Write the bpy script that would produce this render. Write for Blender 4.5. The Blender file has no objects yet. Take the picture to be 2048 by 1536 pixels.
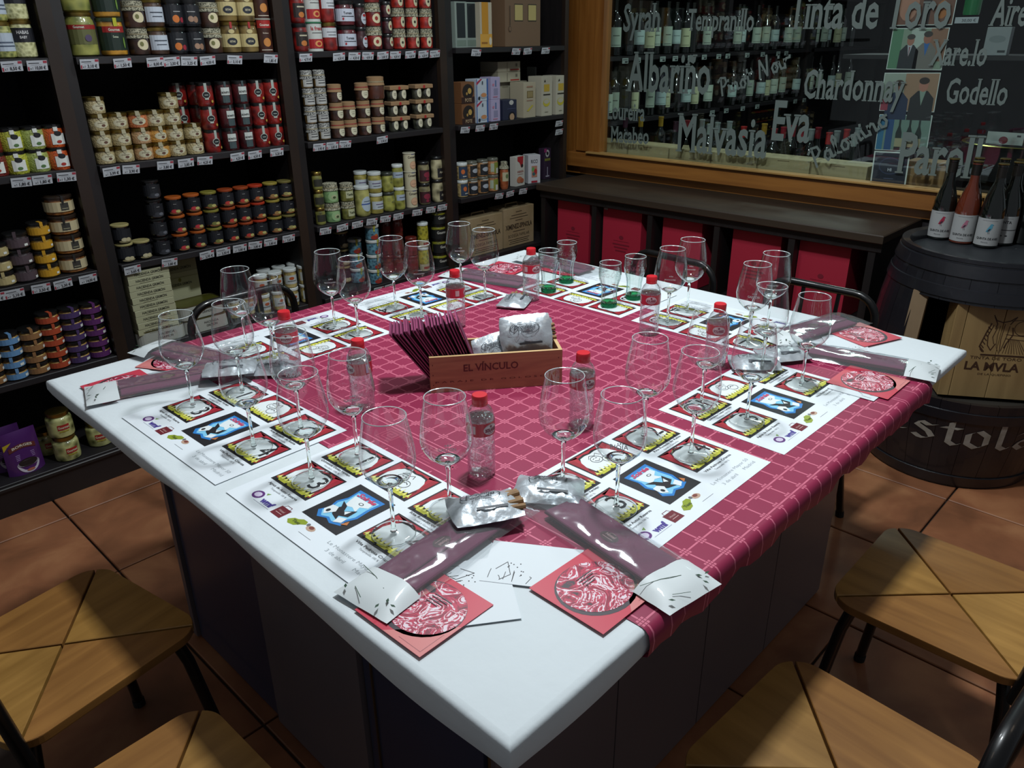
import bpy, math, random
from mathutils import Matrix, Vector
random.seed(7)
PI = math.pi
C = bpy.context.scene.collection
SC = bpy.context.scene

# ------------------------------------------------------------------ camera
IW, IH = 2048, 1536
F_PX, YAW, PITCH, ROLL = 1563.04, 0.768853, 0.418922, -0.010372
CAM = Vector((-0.4759, -0.4703, 1.57))
_f = Vector((math.cos(YAW)*math.cos(PITCH), math.sin(YAW)*math.cos(PITCH), -math.sin(PITCH)))
_r0 = Vector((math.sin(YAW), -math.cos(YAW), 0)); _u0 = _r0.cross(_f)
_r = math.cos(ROLL)*_r0 + math.sin(ROLL)*_u0
_u = -math.sin(ROLL)*_r0 + math.cos(ROLL)*_u0
cam_d = bpy.data.cameras.new('camera'); cam = bpy.data.objects.new('camera', cam_d); C.objects.link(cam)
cam_d.sensor_width = 36; cam_d.lens = F_PX/IW*36; cam_d.clip_start = .02; cam_d.clip_end = 60
M3 = Matrix((_r, _u, -_f)).transposed()
cam.matrix_world = Matrix.Translation(CAM) @ M3.to_4x4()
SC.camera = cam

# ------------------------------------------------------------------ light, world, exposure
wd = bpy.data.worlds.new('world'); SC.world = wd; wd.use_nodes = True
wd.node_tree.nodes['Background'].inputs[0].default_value = (.62, .66, .72, 1)
wd.node_tree.nodes['Background'].inputs[1].default_value = .19
def area(name, loc, size, power, col, aim=None, spread=PI, sy=None):
    l = bpy.data.lights.new(name, 'AREA'); l.shape = 'RECTANGLE'; l.size = size; l.size_y = sy or size
    l.energy = power; l.color = col; l.spread = spread
    o = bpy.data.objects.new(name, l); C.objects.link(o); o.location = loc
    if aim is not None:
        o.rotation_euler = (Vector(aim)-Vector(loc)).to_track_quat('-Z', 'Y').to_euler()
    return o
area('ceiling_lamp', (.90, .57, 2.92), .20, 50, (.90, .97, 1.0))
area('ceiling_lamp', (1.45, 1.45, 2.6), .25, 14, (.90, .97, 1.0))
area('ceiling_lamp', (-.3, 1.0, 2.7), .5, 1.5, (1.0, .8, .6))
area('ceiling_lamp', (1.6, -.9, 2.7), .5, 1.6, (1.0, .8, .6))
area('cellar_lamp', (4.3, 1.3, 2.5), .4, 17, (.78, .96, .90))
SC.cycles.transparent_max_bounces = 48
SC.view_settings.view_transform = 'Standard'; SC.view_settings.look = 'None'
SC.view_settings.gamma = 1; SC.view_settings.exposure = 0; SC.view_settings.use_curve_mapping = False

# ------------------------------------------------------------------ geometry on planes of the room
def ray(px, py): return (px-IW/2)/F_PX*_r - (py-IH/2)/F_PX*_u + _f
def on(px, py, ax, val):
    d = ray(px, py); return CAM + d*((val-CAM[ax])/d[ax])
def proj(p):
    d = Vector(p)-CAM; z = d.dot(_f)
    return IW/2+F_PX*d.dot(_r)/z, IH/2-F_PX*d.dot(_u)/z
def x_at(px, y, z):                                     # X on the line (y, z) of a shelf
    lo, hi = -1.5, 12
    for _ in range(40):
        m = (lo+hi)/2
        if proj((m, y, z))[0] < px: lo = m
        else: hi = m
    return lo

# ------------------------------------------------------------------ materials
def srgb(c):
    if isinstance(c, str):
        c = tuple(int(c[i:i+2], 16)/255 for i in (0, 2, 4))
    return tuple(x/12.92 if x <= .04045 else ((x+.055)/1.055)**2.4 for x in c[:3])
_M = {}
def nodes(m): return m.node_tree.nodes, m.node_tree.links
def mat(name, col, rough=.6, metal=0, coat=0, spec=.5, noise=None, bump=None, alpha=1, sheen=0):
    """noise=(scale, colour2, contrast) ; bump=(scale, strength)"""
    key = (name,)
    if name in _M: return _M[name]
    m = bpy.data.materials.new(name); m.use_nodes = True; n, l = nodes(m)
    b = n['Principled BSDF']; c = srgb(col)
    b.inputs['Base Color'].default_value = (*c, 1); b.inputs['Roughness'].default_value = rough
    b.inputs['Metallic'].default_value = metal; b.inputs['Coat Weight'].default_value = coat
    b.inputs['Coat Roughness'].default_value = .05
    b.inputs['Specular IOR Level'].default_value = spec
    if sheen: b.inputs['Sheen Weight'].default_value = sheen
    if noise or bump:
        tc = n.new('ShaderNodeTexCoord')
    if noise:
        sc, c2, con = noise; vec = tc.outputs['Object']
        if isinstance(sc, tuple):
            mp = n.new('ShaderNodeMapping'); mp.inputs['Scale'].default_value = sc; l.new(vec, mp.inputs[0]); vec = mp.outputs[0]; s = 1
        else: s = sc
        t = n.new('ShaderNodeTexNoise'); t.inputs['Scale'].default_value = s; t.inputs['Detail'].default_value = 4
        l.new(vec, t.inputs['Vector'])
        r = n.new('ShaderNodeValToRGB'); r.color_ramp.elements[0].position = .5-con/2; r.color_ramp.elements[1].position = .5+con/2
        r.color_ramp.elements[0].color = (*c, 1); r.color_ramp.elements[1].color = (*srgb(c2), 1)
        l.new(t.outputs['Fac'], r.inputs[0]); l.new(r.outputs[0], b.inputs['Base Color'])
    if bump:
        t = n.new('ShaderNodeTexNoise'); t.inputs['Scale'].default_value = bump[0]; t.inputs['Detail'].default_value = 3
        l.new(tc.outputs['Object'], t.inputs['Vector'])
        bp = n.new('ShaderNodeBump'); bp.inputs['Strength'].default_value = bump[1]; bp.inputs['Distance'].default_value = .01
        l.new(t.outputs['Fac'], bp.inputs['Height']); l.new(bp.outputs[0], b.inputs['Normal'])
    _M[name] = m; return m
def pc(col, rough=.55, coat=0):                          # plain printed colour
    return mat('print_%s_%d' % (col, int(rough*100+coat)), col, rough, coat=coat)
def contents(name, c1, c2, scale=60, edge=.1):           # packed food behind glass: voronoi lumps under a clear coat
    if name in _M: return _M[name]
    m = bpy.data.materials.new(name); m.use_nodes = True; n, l = nodes(m); b = n['Principled BSDF']
    tc = n.new('ShaderNodeTexCoord'); v = n.new('ShaderNodeTexVoronoi'); v.inputs['Scale'].default_value = scale
    oi = n.new('ShaderNodeObjectInfo'); ad = n.new('ShaderNodeVectorMath'); ad.operation = 'ADD'
    l.new(tc.outputs['Object'], ad.inputs[0]); l.new(oi.outputs['Location'], ad.inputs[1]); l.new(ad.outputs[0], v.inputs['Vector'])
    r = n.new('ShaderNodeValToRGB'); r.color_ramp.elements[0].color = (*srgb(c1), 1); r.color_ramp.elements[1].color = (*srgb(c2), 1)
    r.color_ramp.elements[0].position = edge; r.color_ramp.elements[1].position = .7
    l.new(v.outputs['Distance'], r.inputs[0]); l.new(r.outputs[0], b.inputs['Base Color'])
    bp = n.new('ShaderNodeBump'); bp.inputs['Strength'].default_value = .5; bp.inputs['Distance'].default_value = .004; bp.invert = True
    l.new(v.outputs['Distance'], bp.inputs['Height']); l.new(bp.outputs[0], b.inputs['Normal'])
    b.inputs['Roughness'].default_value = .45; b.inputs['Coat Weight'].default_value = 1; b.inputs['Coat Roughness'].default_value = .03
    _M[name] = m; return m
def wood(name, c1, c2, scale=(3, 40, 40), rough=.5, coat=0, ring=.5, rnd=.25):
    if name in _M: return _M[name]
    m = bpy.data.materials.new(name); m.use_nodes = True; n, l = nodes(m); b = n['Principled BSDF']
    tc = n.new('ShaderNodeTexCoord'); oi = n.new('ShaderNodeObjectInfo')
    ad = n.new('ShaderNodeVectorMath'); ad.operation = 'ADD'
    rv = n.new('ShaderNodeVectorMath'); rv.operation = 'SCALE'; rv.inputs[3].default_value = 7
    cb = n.new('ShaderNodeCombineXYZ'); l.new(oi.outputs['Random'], cb.inputs[0]); l.new(oi.outputs['Random'], cb.inputs[1]); l.new(cb.outputs[0], rv.inputs[0])
    l.new(tc.outputs['Object'], ad.inputs[0]); l.new(rv.outputs[0], ad.inputs[1])
    mp = n.new('ShaderNodeMapping'); mp.inputs['Scale'].default_value = scale; l.new(ad.outputs[0], mp.inputs[0])
    t = n.new('ShaderNodeTexNoise'); t.inputs['Scale'].default_value = 1; t.inputs['Detail'].default_value = 6; t.inputs['Distortion'].default_value = ring
    l.new(mp.outputs[0], t.inputs['Vector'])
    r = n.new('ShaderNodeValToRGB'); r.color_ramp.elements[0].position = .3; r.color_ramp.elements[1].position = .7
    r.color_ramp.elements[0].color = (*srgb(c1), 1); r.color_ramp.elements[1].color = (*srgb(c2), 1)
    l.new(t.outputs['Fac'], r.inputs[0])
    hs = n.new('ShaderNodeHueSaturation'); mr = n.new('ShaderNodeMapRange')
    mr.inputs['To Min'].default_value = 1-rnd; mr.inputs['To Max'].default_value = 1+rnd
    l.new(oi.outputs['Random'], mr.inputs[0]); l.new(mr.outputs[0], hs.inputs['Value']); l.new(r.outputs[0], hs.inputs['Color'])
    l.new(hs.outputs[0], b.inputs['Base Color'])
    b.inputs['Roughness'].default_value = rough; b.inputs['Coat Weight'].default_value = coat; b.inputs['Coat Roughness'].default_value = .2
    _M[name] = m; return m
def thin_glass(name, tint=(1, 1, 1), edge=(.55, .6, .6), refl=.9, power=3.0, base=.03, rough=.0, bump=None, haze=0):
    """wall of clear glass or film: see-through face on, darker and mirror-like where it turns away"""
    if name in _M: return _M[name]
    m = bpy.data.materials.new(name); m.use_nodes = True; n, l = nodes(m)
    n.remove(n['Principled BSDF']); out = n['Material Output']
    lw = n.new('ShaderNodeLayerWeight'); lw.inputs['Blend'].default_value = .5
    pw = n.new('ShaderNodeMath'); pw.operation = 'POWER'; pw.inputs[1].default_value = power; l.new(lw.outputs['Facing'], pw.inputs[0])
    mix = n.new('ShaderNodeMix'); mix.data_type = 'RGBA'; mix.inputs[6].default_value = (*tint, 1); mix.inputs[7].default_value = (*edge, 1)
    l.new(pw.outputs[0], mix.inputs[0])
    tr = n.new('ShaderNodeBsdfTransparent'); l.new(mix.outputs[2], tr.inputs[0])
    gl = n.new('ShaderNodeBsdfGlossy'); gl.inputs['Roughness'].default_value = rough; gl.inputs[0].default_value = (.95, 1, 1, 1)
    ml = n.new('ShaderNodeMath'); ml.operation = 'MULTIPLY_ADD'; ml.inputs[1].default_value = refl; ml.inputs[2].default_value = base; ml.use_clamp = True
    l.new(pw.outputs[0], ml.inputs[0])
    ms = n.new('ShaderNodeMixShader'); l.new(ml.outputs[0], ms.inputs[0]); l.new(tr.outputs[0], ms.inputs[1]); l.new(gl.outputs[0], ms.inputs[2])
    if bump:
        tc = n.new('ShaderNodeTexCoord'); t = n.new('ShaderNodeTexNoise'); t.inputs['Scale'].default_value = bump[0]; t.inputs['Distortion'].default_value = 1
        l.new(tc.outputs['Object'], t.inputs['Vector']); bp = n.new('ShaderNodeBump'); bp.inputs['Strength'].default_value = bump[1]; bp.inputs['Distance'].default_value = .01
        l.new(t.outputs['Fac'], bp.inputs['Height']); l.new(bp.outputs[0], gl.inputs['Normal']); l.new(bp.outputs[0], lw.inputs['Normal'])
    fin = ms.outputs[0]
    if haze:
        df = n.new('ShaderNodeBsdfDiffuse'); df.inputs[0].default_value = (.8, .84, .86, 1); mh = n.new('ShaderNodeMixShader'); mh.inputs[0].default_value = haze
        l.new(fin, mh.inputs[1]); l.new(df.outputs[0], mh.inputs[2]); fin = mh.outputs[0]
    l.new(fin, out.inputs[0]); _M[name] = m; return m
def solid_glass(name, col=(1, 1, 1), ior=1.45, rough=0):
    if name in _M: return _M[name]
    m = bpy.data.materials.new(name); m.use_nodes = True; n, l = nodes(m); n.remove(n['Principled BSDF'])
    g = n.new('ShaderNodeBsdfGlass'); g.inputs[0].default_value = (*col, 1); g.inputs['IOR'].default_value = ior; g.inputs['Roughness'].default_value = rough
    l.new(g.outputs[0], n['Material Output'].inputs[0]); _M[name] = m; return m

# ------------------------------------------------------------------ mesh building
_T = {}
def text_mesh(s, bold=.0, shear=0, serif=False, space=1.0):
    """flat glyph outlines of the built-in font: (verts, faces, width) at size 1, baseline at 0"""
    k = (s, bold, shear, serif, space)
    if k in _T: return _T[k]
    cu = bpy.data.curves.new('t', 'FONT'); cu.body = s; cu.offset = bold; cu.shear = shear; cu.space_character = space
    cu.resolution_u = 2; cu.fill_mode = 'BOTH'
    o = bpy.data.objects.new('t', cu); C.objects.link(o)
    dg = bpy.context.evaluated_depsgraph_get(); dg.update()
    me = o.evaluated_get(dg).to_mesh()
    vs = [tuple(v.co) for v in me.vertices]; fs = [tuple(p.vertices) for p in me.polygons]
    if serif:
        cnt = {}
        for p in me.polygons:
            for e in p.edge_keys: cnt[e] = cnt.get(e, 0)+1
        ext = []
        for (a, b), c in cnt.items():
            if c != 1: continue
            A, B = vs[a], vs[b]; ln = abs(A[0]-B[0])
            if abs(A[1]-B[1]) < 2e-3 and .05 < ln < .2:
                y = A[1]
                if y < .012 and y > -.02: ext.append((min(A[0], B[0]), max(A[0], B[0]), y, 1))
                elif y > .45: ext.append((min(A[0], B[0]), max(A[0], B[0]), y, -1))
        for x0, x1, y, s_ in ext:
            i = len(vs); w = .05
            vs += [(x0-w, y, .012), (x1+w, y, .012), (x1+w, y+s_*.03, .012), (x0-w, y+s_*.03, .012)]
            fs.append((i, i+1, i+2, i+3) if s_ > 0 else (i+3, i+2, i+1, i))
    o.evaluated_get(dg).to_mesh_clear(); bpy.data.objects.remove(o); bpy.data.curves.remove(cu)
    xs = [v[0] for v in vs] or [0, 1]
    x0 = min(xs); w = max(xs)-x0
    vs = [(v[0]-x0, v[1], v[2]) for v in vs]
    _T[k] = (vs, fs, w); return _T[k]

def frame(o, x, y):                                     # matrix with given origin and in-plane axes
    x = Vector(x).normalized(); y = Vector(y); y = (y-x*y.dot(x)).normalized(); z = x.cross(y)
    m = Matrix((x, y, z)).transposed().to_4x4(); m.translation = Vector(o); return m
class G:
    def __init__(s): s.v = []; s.f = []; s.m = []; s.mats = []
    def mi(s, m):
        if m not in s.mats: s.mats.append(m)
        return s.mats.index(m)
    def add(s, vs, fs, m, mx=None):
        i = len(s.v); k = s.mi(m)
        s.v += [tuple(mx @ Vector(v)) for v in vs] if mx is not None else [tuple(v) for v in vs]
        for f in fs: s.f.append(tuple(a+i for a in f)); s.m.append(k)
        return s
    def box(s, c, d, m, mx=None, rz=0, b=0):
        x, y, z = d[0]/2, d[1]/2, d[2]/2
        R = Matrix.Translation(c) @ Matrix.Rotation(rz, 4, 'Z')
        if mx is not None: R = mx @ R
        if b <= 0:
            vs = [(i*x, j*y, k*z) for i in (-1, 1) for j in (-1, 1) for k in (-1, 1)]
            fs = [(0, 1, 3, 2), (4, 6, 7, 5), (0, 4, 5, 1), (2, 3, 7, 6), (0, 2, 6, 4), (1, 5, 7, 3)]
        else:                                           # chamfered: top and bottom rings
            def ring(ix, iy, zz): return [(-ix, -iy, zz), (ix, -iy, zz), (ix, iy, zz), (-ix, iy, zz)]
            vs = ring(x-b, y-b, -z)+ring(x, y, -z+b)+ring(x, y, z-b)+ring(x-b, y-b, z)
            fs = [(3, 2, 1, 0), (12, 13, 14, 15)]
            for r in range(3):
                for q in range(4):
                    a = r*4+q; c2 = r*4+(q+1) % 4; fs.append((a, c2, c2+4, a+4))
        return s.add(vs, fs, m, R)
    def bar(s, a, b, w, h, m):                          # box from a to b
        a, b = Vector(a), Vector(b); d = b-a
        up = Vector((0, 0, 1)) if abs(d.normalized().z) < .95 else Vector((1, 0, 0))
        mx = frame((a+b)/2, d, up)
        return s.box((0, 0, 0), (d.length, h, w), m, mx)
    def poly(s, pts, m, mx=None): return s.add([(p[0], p[1], p[2] if len(p) > 2 else 0) for p in pts], [tuple(range(len(pts)))], m, mx)
    def rect(s, x0, y0, x1, y1, m, mx=None, z=0): return s.poly([(x0, y0, z), (x1, y0, z), (x1, y1, z), (x0, y1, z)], m, mx)
    def ell(s, cx, cy, rx, ry, m, mx=None, z=0, n=16): return s.poly([(cx+rx*math.cos(2*PI*i/n), cy+ry*math.sin(2*PI*i/n), z) for i in range(n)], m, mx)
    def line(s, pts, w, m, mx=None, z=0):               # flat polyline
        z0 = z
        for i_, (a, b) in enumerate(zip(pts, pts[1:])):
            z = z0+(i_ % 3)*w*.02; d = Vector((b[0]-a[0], b[1]-a[1])); L = d.length
            if L < 1e-9: continue
            d /= L; nx, ny = -d.y*w/2, d.x*w/2; ex, ey = d.x*w*.3, d.y*w*.3
            s.poly([(a[0]-nx-ex, a[1]-ny-ey, z), (b[0]-nx+ex, b[1]-ny+ey, z), (b[0]+nx+ex, b[1]+ny+ey, z), (a[0]+nx-ex, a[1]+ny-ey, z)], m, mx)
        return s
    def text(s, t, m, mx, h, w=None, at=(0, 0), z=0, bold=0, shear=0, serif=False, align='l', space=1.0, sx=1.0):
        vs, fs, tw = text_mesh(t, bold, shear, serif, space); k = h/.7
        kx = (w/tw) if w else k*sx
        ox = at[0]-(tw*kx/2 if align == 'c' else 0)
        return s.add([(ox+v[0]*kx, at[1]+v[1]*k, z+v[2]*k) for v in vs], fs, m, mx)
    def lathe(s, prof, m, seg=20, mx=None, a0=0, a1=2*PI, c=(0, 0), wob=None):
        full = abs(a1-a0-2*PI) < 1e-6; n = seg if full else seg+1; vs = []; fs = []
        for r, z in prof:
            for i in range(n):
                a = a0+(a1-a0)*i/seg; rr = r*(1+(wob(a, z) if wob else 0))
                vs.append((c[0]+rr*math.cos(a), c[1]+rr*math.sin(a), z))
        for j in range(len(prof)-1):
            for i in range(seg):
                a = j*n+i; b = j*n+(i+1) % n if full else j*n+i+1
                fs.append((a, b, b+n, a+n))
        if full and prof[0][0] > 1e-6 and prof[0][0] < 9: pass
        return s.add(vs, fs, m, mx)
    def disc(s, r, z, m, seg=20, c=(0, 0), down=False, mx=None):
        vs = [(c[0]+r*math.cos(2*PI*i/seg), c[1]+r*math.sin(2*PI*i/seg), z) for i in range(seg)]
        f = tuple(range(seg)); return s.add(vs, [f[::-1] if down else f], m, mx)
    def tube(s, pts, r, m, seg=10, closed=False, cap=True):
        pts = [Vector(p) for p in pts]; vs = []; fs = []; n = len(pts); up = None
        for i, p in enumerate(pts):
            a = pts[i-1] if (i > 0 or closed) else p; b = pts[(i+1) % n] if (i < n-1 or closed) else p
            t = (b-a).normalized()
            if up is None: up = t.orthogonal().normalized()
            up = (up-t*up.dot(t)).normalized(); v = t.cross(up)
            rr = r[i] if isinstance(r, (list, tuple)) else r
            for k in range(seg):
                q = 2*PI*k/seg; vs.append(tuple(p+(up*math.cos(q)+v*math.sin(q))*rr))
        for i in range(n if closed else n-1):
            for k in range(seg):
                a = i*seg+k; b = i*seg+(k+1) % seg; c = ((i+1) % n)*seg
                fs.append((a, b, c+(k+1) % seg, c+k))
        if cap and not closed:
            fs.append(tuple(range(seg))[::-1]); fs.append(tuple(range((n-1)*seg, n*seg)))
        return s.add(vs, fs, m)
    # patches wrapped on a cylinder whose front is -Y
    def wrap(s, vs, fs, m, r, dz=0, c=(0, 0), lean=0):
        out = []
        for v in vs:
            a = v[0]/r-PI/2; rr = r+v[2]+lean*v[1]; out.append((c[0]+rr*math.cos(a), c[1]+rr*math.sin(a), v[1]+dz))
        return s.add(out, fs, m)
    def band(s, r, z0, z1, m, a=0, half=PI, c=(0, 0), seg=14):   # half angle, centre angle a (0 = front)
        return s.lathe([(r, z0), (r, z1)], m, seg, None, a-half-PI/2, a+half-PI/2, c)
    def oval(s, r, a, z, w, h, m, c=(0, 0), n=14, off=0):
        k = 8; vs = []; fs = []
        for i in range(k+1):
            q = -math.cos(PI*i/k); e = h/2*math.sqrt(max(0, 1-q*q))
            vs += [(a*r+w/2*q, z-e, off), (a*r+w/2*q, z+e, off)]
            if i: fs.append((2*i-2, 2*i, 2*i+1, 2*i-1))
        return s.wrap(vs, fs, m, r, 0, c)
    def wtext(s, t, r, a, z, h, m, w=None, bold=0, c=(0, 0), off=.0003, serif=False, sx=1.0, shear=0):
        vs, fs, tw = text_mesh(t, bold, shear, serif); k = h/.7; kx = w/tw if w else k*sx
        return s.wrap([(a*r+v[0]*kx-tw*kx/2, z+v[1]*k, off) for v in vs], fs, m, r, 0, c)
    def mesh(s, name, smooth=False):
        me = bpy.data.meshes.new(name); me.from_pydata(s.v, [], s.f)
        for m in s.mats: me.materials.append(m)
        me.polygons.foreach_set('material_index', s.m)
        if smooth:
            me.polygons.foreach_set('use_smooth', [True]*len(s.f))
        me.update()
        if smooth and smooth != 2:
            try: me.set_sharp_from_angle(angle=math.radians(42))
            except Exception: pass
        return me

def link(name, me, parent=None, loc=(0, 0, 0), rz=0):
    o = bpy.data.objects.new(name, me); C.objects.link(o); o.location = loc; o.rotation_euler = (0, 0, rz)
    if parent is not None: o.parent = parent
    return o
def tag(o, label=None, cat=None, group=None, kind=None):
    if label: o['label'] = label
    if cat: o['category'] = cat
    if group: o['group'] = group
    if kind: o['kind'] = kind
    return o
def thing(name, label, cat, loc=(0, 0, 0), rz=0, group=None):
    return tag(link(name, None, None, loc, rz), label, cat, group)
def part(name, g, parent, smooth=False, label=None, loc=(0, 0, 0), rz=0):
    o = link(name, g.mesh(name, smooth) if isinstance(g, G) else g, parent, loc, rz)
    if label: o['label'] = label
    return o
def struct(name, g, smooth=False): return tag(link(name, g.mesh(name, smooth)), kind='structure')
def inst(name, parts, label, cat, loc, rz=0, group=None):   # parts: [(name, mesh, [sub-parts])]
    t = thing(name, label, cat, loc, rz, group)
    for p in parts:
        o = link(p[0], p[1], t)
        for q in (p[2] if len(p) > 2 else []): link(q[0], q[1], o)
    return t
# ================================================================== THE SETTING
TH = .81                                                # table height
def tile_material():
    m = bpy.data.materials.new('terracotta'); m.use_nodes = True; n, l = nodes(m); b = n['Principled BSDF']
    tc = n.new('ShaderNodeTexCoord'); oi = n.new('ShaderNodeObjectInfo'); ad = n.new('ShaderNodeVectorMath'); ad.operation = 'ADD'
    l.new(tc.outputs['Object'], ad.inputs[0]); l.new(oi.outputs['Location'], ad.inputs[1])
    t = n.new('ShaderNodeTexNoise'); t.inputs['Scale'].default_value = 4.5; t.inputs['Detail'].default_value = 5; t.inputs['Distortion'].default_value = .6; l.new(ad.outputs[0], t.inputs['Vector'])
    r = n.new('ShaderNodeValToRGB'); e = r.color_ramp.elements; e[0].position = .3; e[0].color = (*srgb('74492f'), 1); e[1].position = .72; e[1].color = (*srgb('a8744e'), 1)
    x = e.new(.5); x.color = (*srgb('8e5a3b'), 1)
    l.new(t.outputs['Fac'], r.inputs[0]); hs = n.new('ShaderNodeHueSaturation'); mr = n.new('ShaderNodeMapRange')
    mr.inputs['To Min'].default_value = .88; mr.inputs['To Max'].default_value = 1.1; l.new(oi.outputs['Random'], mr.inputs[0]); l.new(mr.outputs[0], hs.inputs['Value'])
    l.new(r.outputs[0], hs.inputs['Color']); l.new(hs.outputs[0], b.inputs['Base Color']); b.inputs['Roughness'].default_value = .55
    bp = n.new('ShaderNodeBump'); bp.inputs['Strength'].default_value = .15; bp.inputs['Distance'].default_value = .01; l.new(t.outputs['Fac'], bp.inputs['Height']); l.new(bp.outputs[0], b.inputs['Normal'])
    return m
g = G(); g.box((3.5, 1.5, -.06), (11, 7, .1), mat('grout', '3a2d24', .9, noise=(30, '3a2d26', .5))); floor = struct('floor', g)
g = G(); T = .452; g.box((0, 0, -.004), (T-.007, T-.007, .012), tile_material(), b=.0025); tm = g.mesh('tile')
for i in range(-5, 5):
    for j in range(-7, 2):
        link('tile', tm, floor, (2.383+(i-.5)*T, 2.342+(j-.5+1)*T, random.uniform(-.0006, .0004)))

WALL = mat('dark_wall', '1d1a1c', .9, noise=(8, '262226', .6))
BLK = wood('black_wood', '0d0b0c', '1a1516', (4, 30, 4), .5, rnd=.1)
BLKS = mat('shelf_black', '121013', .55, noise=((2, 30, 30), '1c181b', .6))
DKB = wood('dark_brown_wood', '1c1410', '2c2018', (1.2, 25, 3), .42, rnd=.08)
PINE = wood('orange_pine', '7a4a1e', 'a06a30', (18, 1.5, 25), .4, coat=.2, rnd=.06)
PINEV = wood('orange_pine_upright', '744518', '99642c', (18, 25, 1.5), .4, coat=.2, rnd=.06)
g = G(); g.box((3.6, 2.93, 1.3), (9.4, .06, 2.7), WALL); struct('wall_back', g)
g = G(); g.box((3.29, 1.2, .40), (.06, 3.4, .83), WALL); g.box((3.29, 2.78, 1.7), (.06, .24, 1.8), WALL); g.box((3.29, -.75, 1.7), (.06, .5, 1.8), WALL); struct('wall_right', g)
g = G(); g.box((8.0, 1.2, 1.3), (.06, 3.6, 2.7), WALL); struct('wall_far', g)
g = G(); g.box((-1.0, 1.2, 1.3), (.0001, .0001, .0001), WALL)

# interior window between the shop and the wine cellar
g = G(); g.box((3.25, 2.62, 1.62), (.03, .16, 1.6), PINEV)
g.box((3.25, 1.0, .855), (.02, 3.4, .07), PINE)
win = struct('window_1', g)
g = G(); g.box((3.230, 2.455, 1.737), (.07, .17, 1.57), PINEV, b=.006); g.box((3.203, 2.395, 1.742), (.02, .03, 1.56), PINEV, b=.004); part('window_frame', g, win)
g = G(); g.box((3.225, 1.0, .905), (.07, 3.2, .085), PINE, b=.006); g.box((3.20, .95, .953), (.06, 3.0, .012), mat('pine_sill', 'b08a50', .45, noise=((20, 2, 20), '8a6a3a', .5)), b=.003); part('window_sill', g, win)
g = G(); g.box((3.24, .85, 1.7), (.006, 3.05, 1.5), thin_glass('window_glass', (.93, .97, .96), (.75, .85, .85), .6, 3.5, .035)); part('pane', g, win)

VIN = mat('grey_vinyl', '66736f', .6)
VX = 3.233
def word(s, x0, y0, x1, y1, cap, name='vinyl_lettering', serif=True, shear=0, bold=.02):
    a = on(x0, y0, 0, VX); b = on(x1, y1, 0, VX); t = on(x0, y0-cap, 0, VX)
    mx = frame(a, b-a, Vector((0, 0, 1)))
    g = G(); g.text(s, VIN, mx, (t-a).z, (b-a).length, bold=bold, serif=serif, shear=shear)
    g.v = [(v[0], v[1], v[2]) for v in g.v]
    return part(name, g, win)
for a in [('Syrah', 1246, 62, 1320, 62, 54), ('Tempranillo', 1374, 60, 1506, 62, 42), ('Tinta de Toro', 1576, 56, 1896, 55, 70), ('Airen', 1977, 50, 2072, 51, 56),
          ('Albariño', 1252, 180, 1418, 187, 76), ('Chardonnay', 1605, 195, 1806, 204, 56), ('Godello', 1889, 205, 2011, 210, 49), ('Xare.lo', 1857, 129, 1970, 131, 50),
          ('Loureira', 1214, 237, 1289, 242, 34), ('Macabeo', 1221, 283, 1297, 288, 31), ('Malvasia', 1352, 300, 1531, 315, 74), ('Eva', 1542, 278, 1617, 284, 78), ('Parell', 1790, 343, 1956, 356, 80)]:
    word(*a)
def nib(letters, w, ang, m, mx, g, z=0):                # broad-nib pen strokes: each segment is a parallelogram swept by the nib
    nx, ny = w/2*math.cos(ang), w/2*math.sin(ang)
    for st in letters:
        for a, b in zip(st, st[1:]):
            q = [(a[0]-nx, a[1]-ny), (a[0]+nx, a[1]+ny), (b[0]+nx, b[1]+ny), (b[0]-nx, b[1]-ny)]
            ar = sum(q[i][0]*q[(i+1) % 4][1]-q[(i+1) % 4][0]*q[i][1] for i in range(4))
            g.poly([(x, y, z) for x, y in (q if ar > 0 else q[::-1])], m, mx)
# brush-script words, drawn stroke by stroke (one unit = x-height 1)
SCR = {'P': ([[(.3, 0), (.5, 1.9)], [(.1, 1.6), (.5, 1.95), (1.0, 1.8), (1.05, 1.3), (.75, .95), (.4, .9)]], 1.2),
       'N': ([[(0, 0), (.35, 1.9), (.8, .05), (1.15, 2.1)]], 1.35),
       'i': ([[(0, .9), (.1, .1), (.35, .1)], [(.06, 1.3), (.1, 1.45)]], .5),
       'n': ([[(0, 0), (.05, .95)], [(.05, .6), (.35, .95), (.5, .8), (.5, .1), (.75, .15)]], .85),
       'o': ([[(.3, .95), (.05, .6), (.1, .1), (.4, .02), (.6, .4), (.5, .85), (.3, .95), (.75, .9)]], .8),
       't': ([[(.2, 1.8), (.15, .1), (.45, .1)], [(-.2, 1.15), (.75, 1.35)]], .7),
       'r': ([[(0, 0), (.05, .95)], [(.05, .65), (.3, .95), (.6, .9), (.65, 1.1)]], .7),
       'a': ([[(.6, .85), (.25, .95), (.02, .5), (.15, .05), (.5, .25), (.62, .9), (.6, .1), (.85, .15)]], .95),
       'l': ([[(0, .3), (.4, 1.5), (.3, 1.95), (.1, 1.6), (.1, .2), (.4, .05)]], .55),
       'm': ([[(0, 0), (.05, .95)], [(.05, .65), (.28, .95), (.38, .7), (.38, 0)], [(.38, .65), (.6, .95), (.72, .7), (.74, .08), (.95, .15)]], 1.05)}
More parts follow.
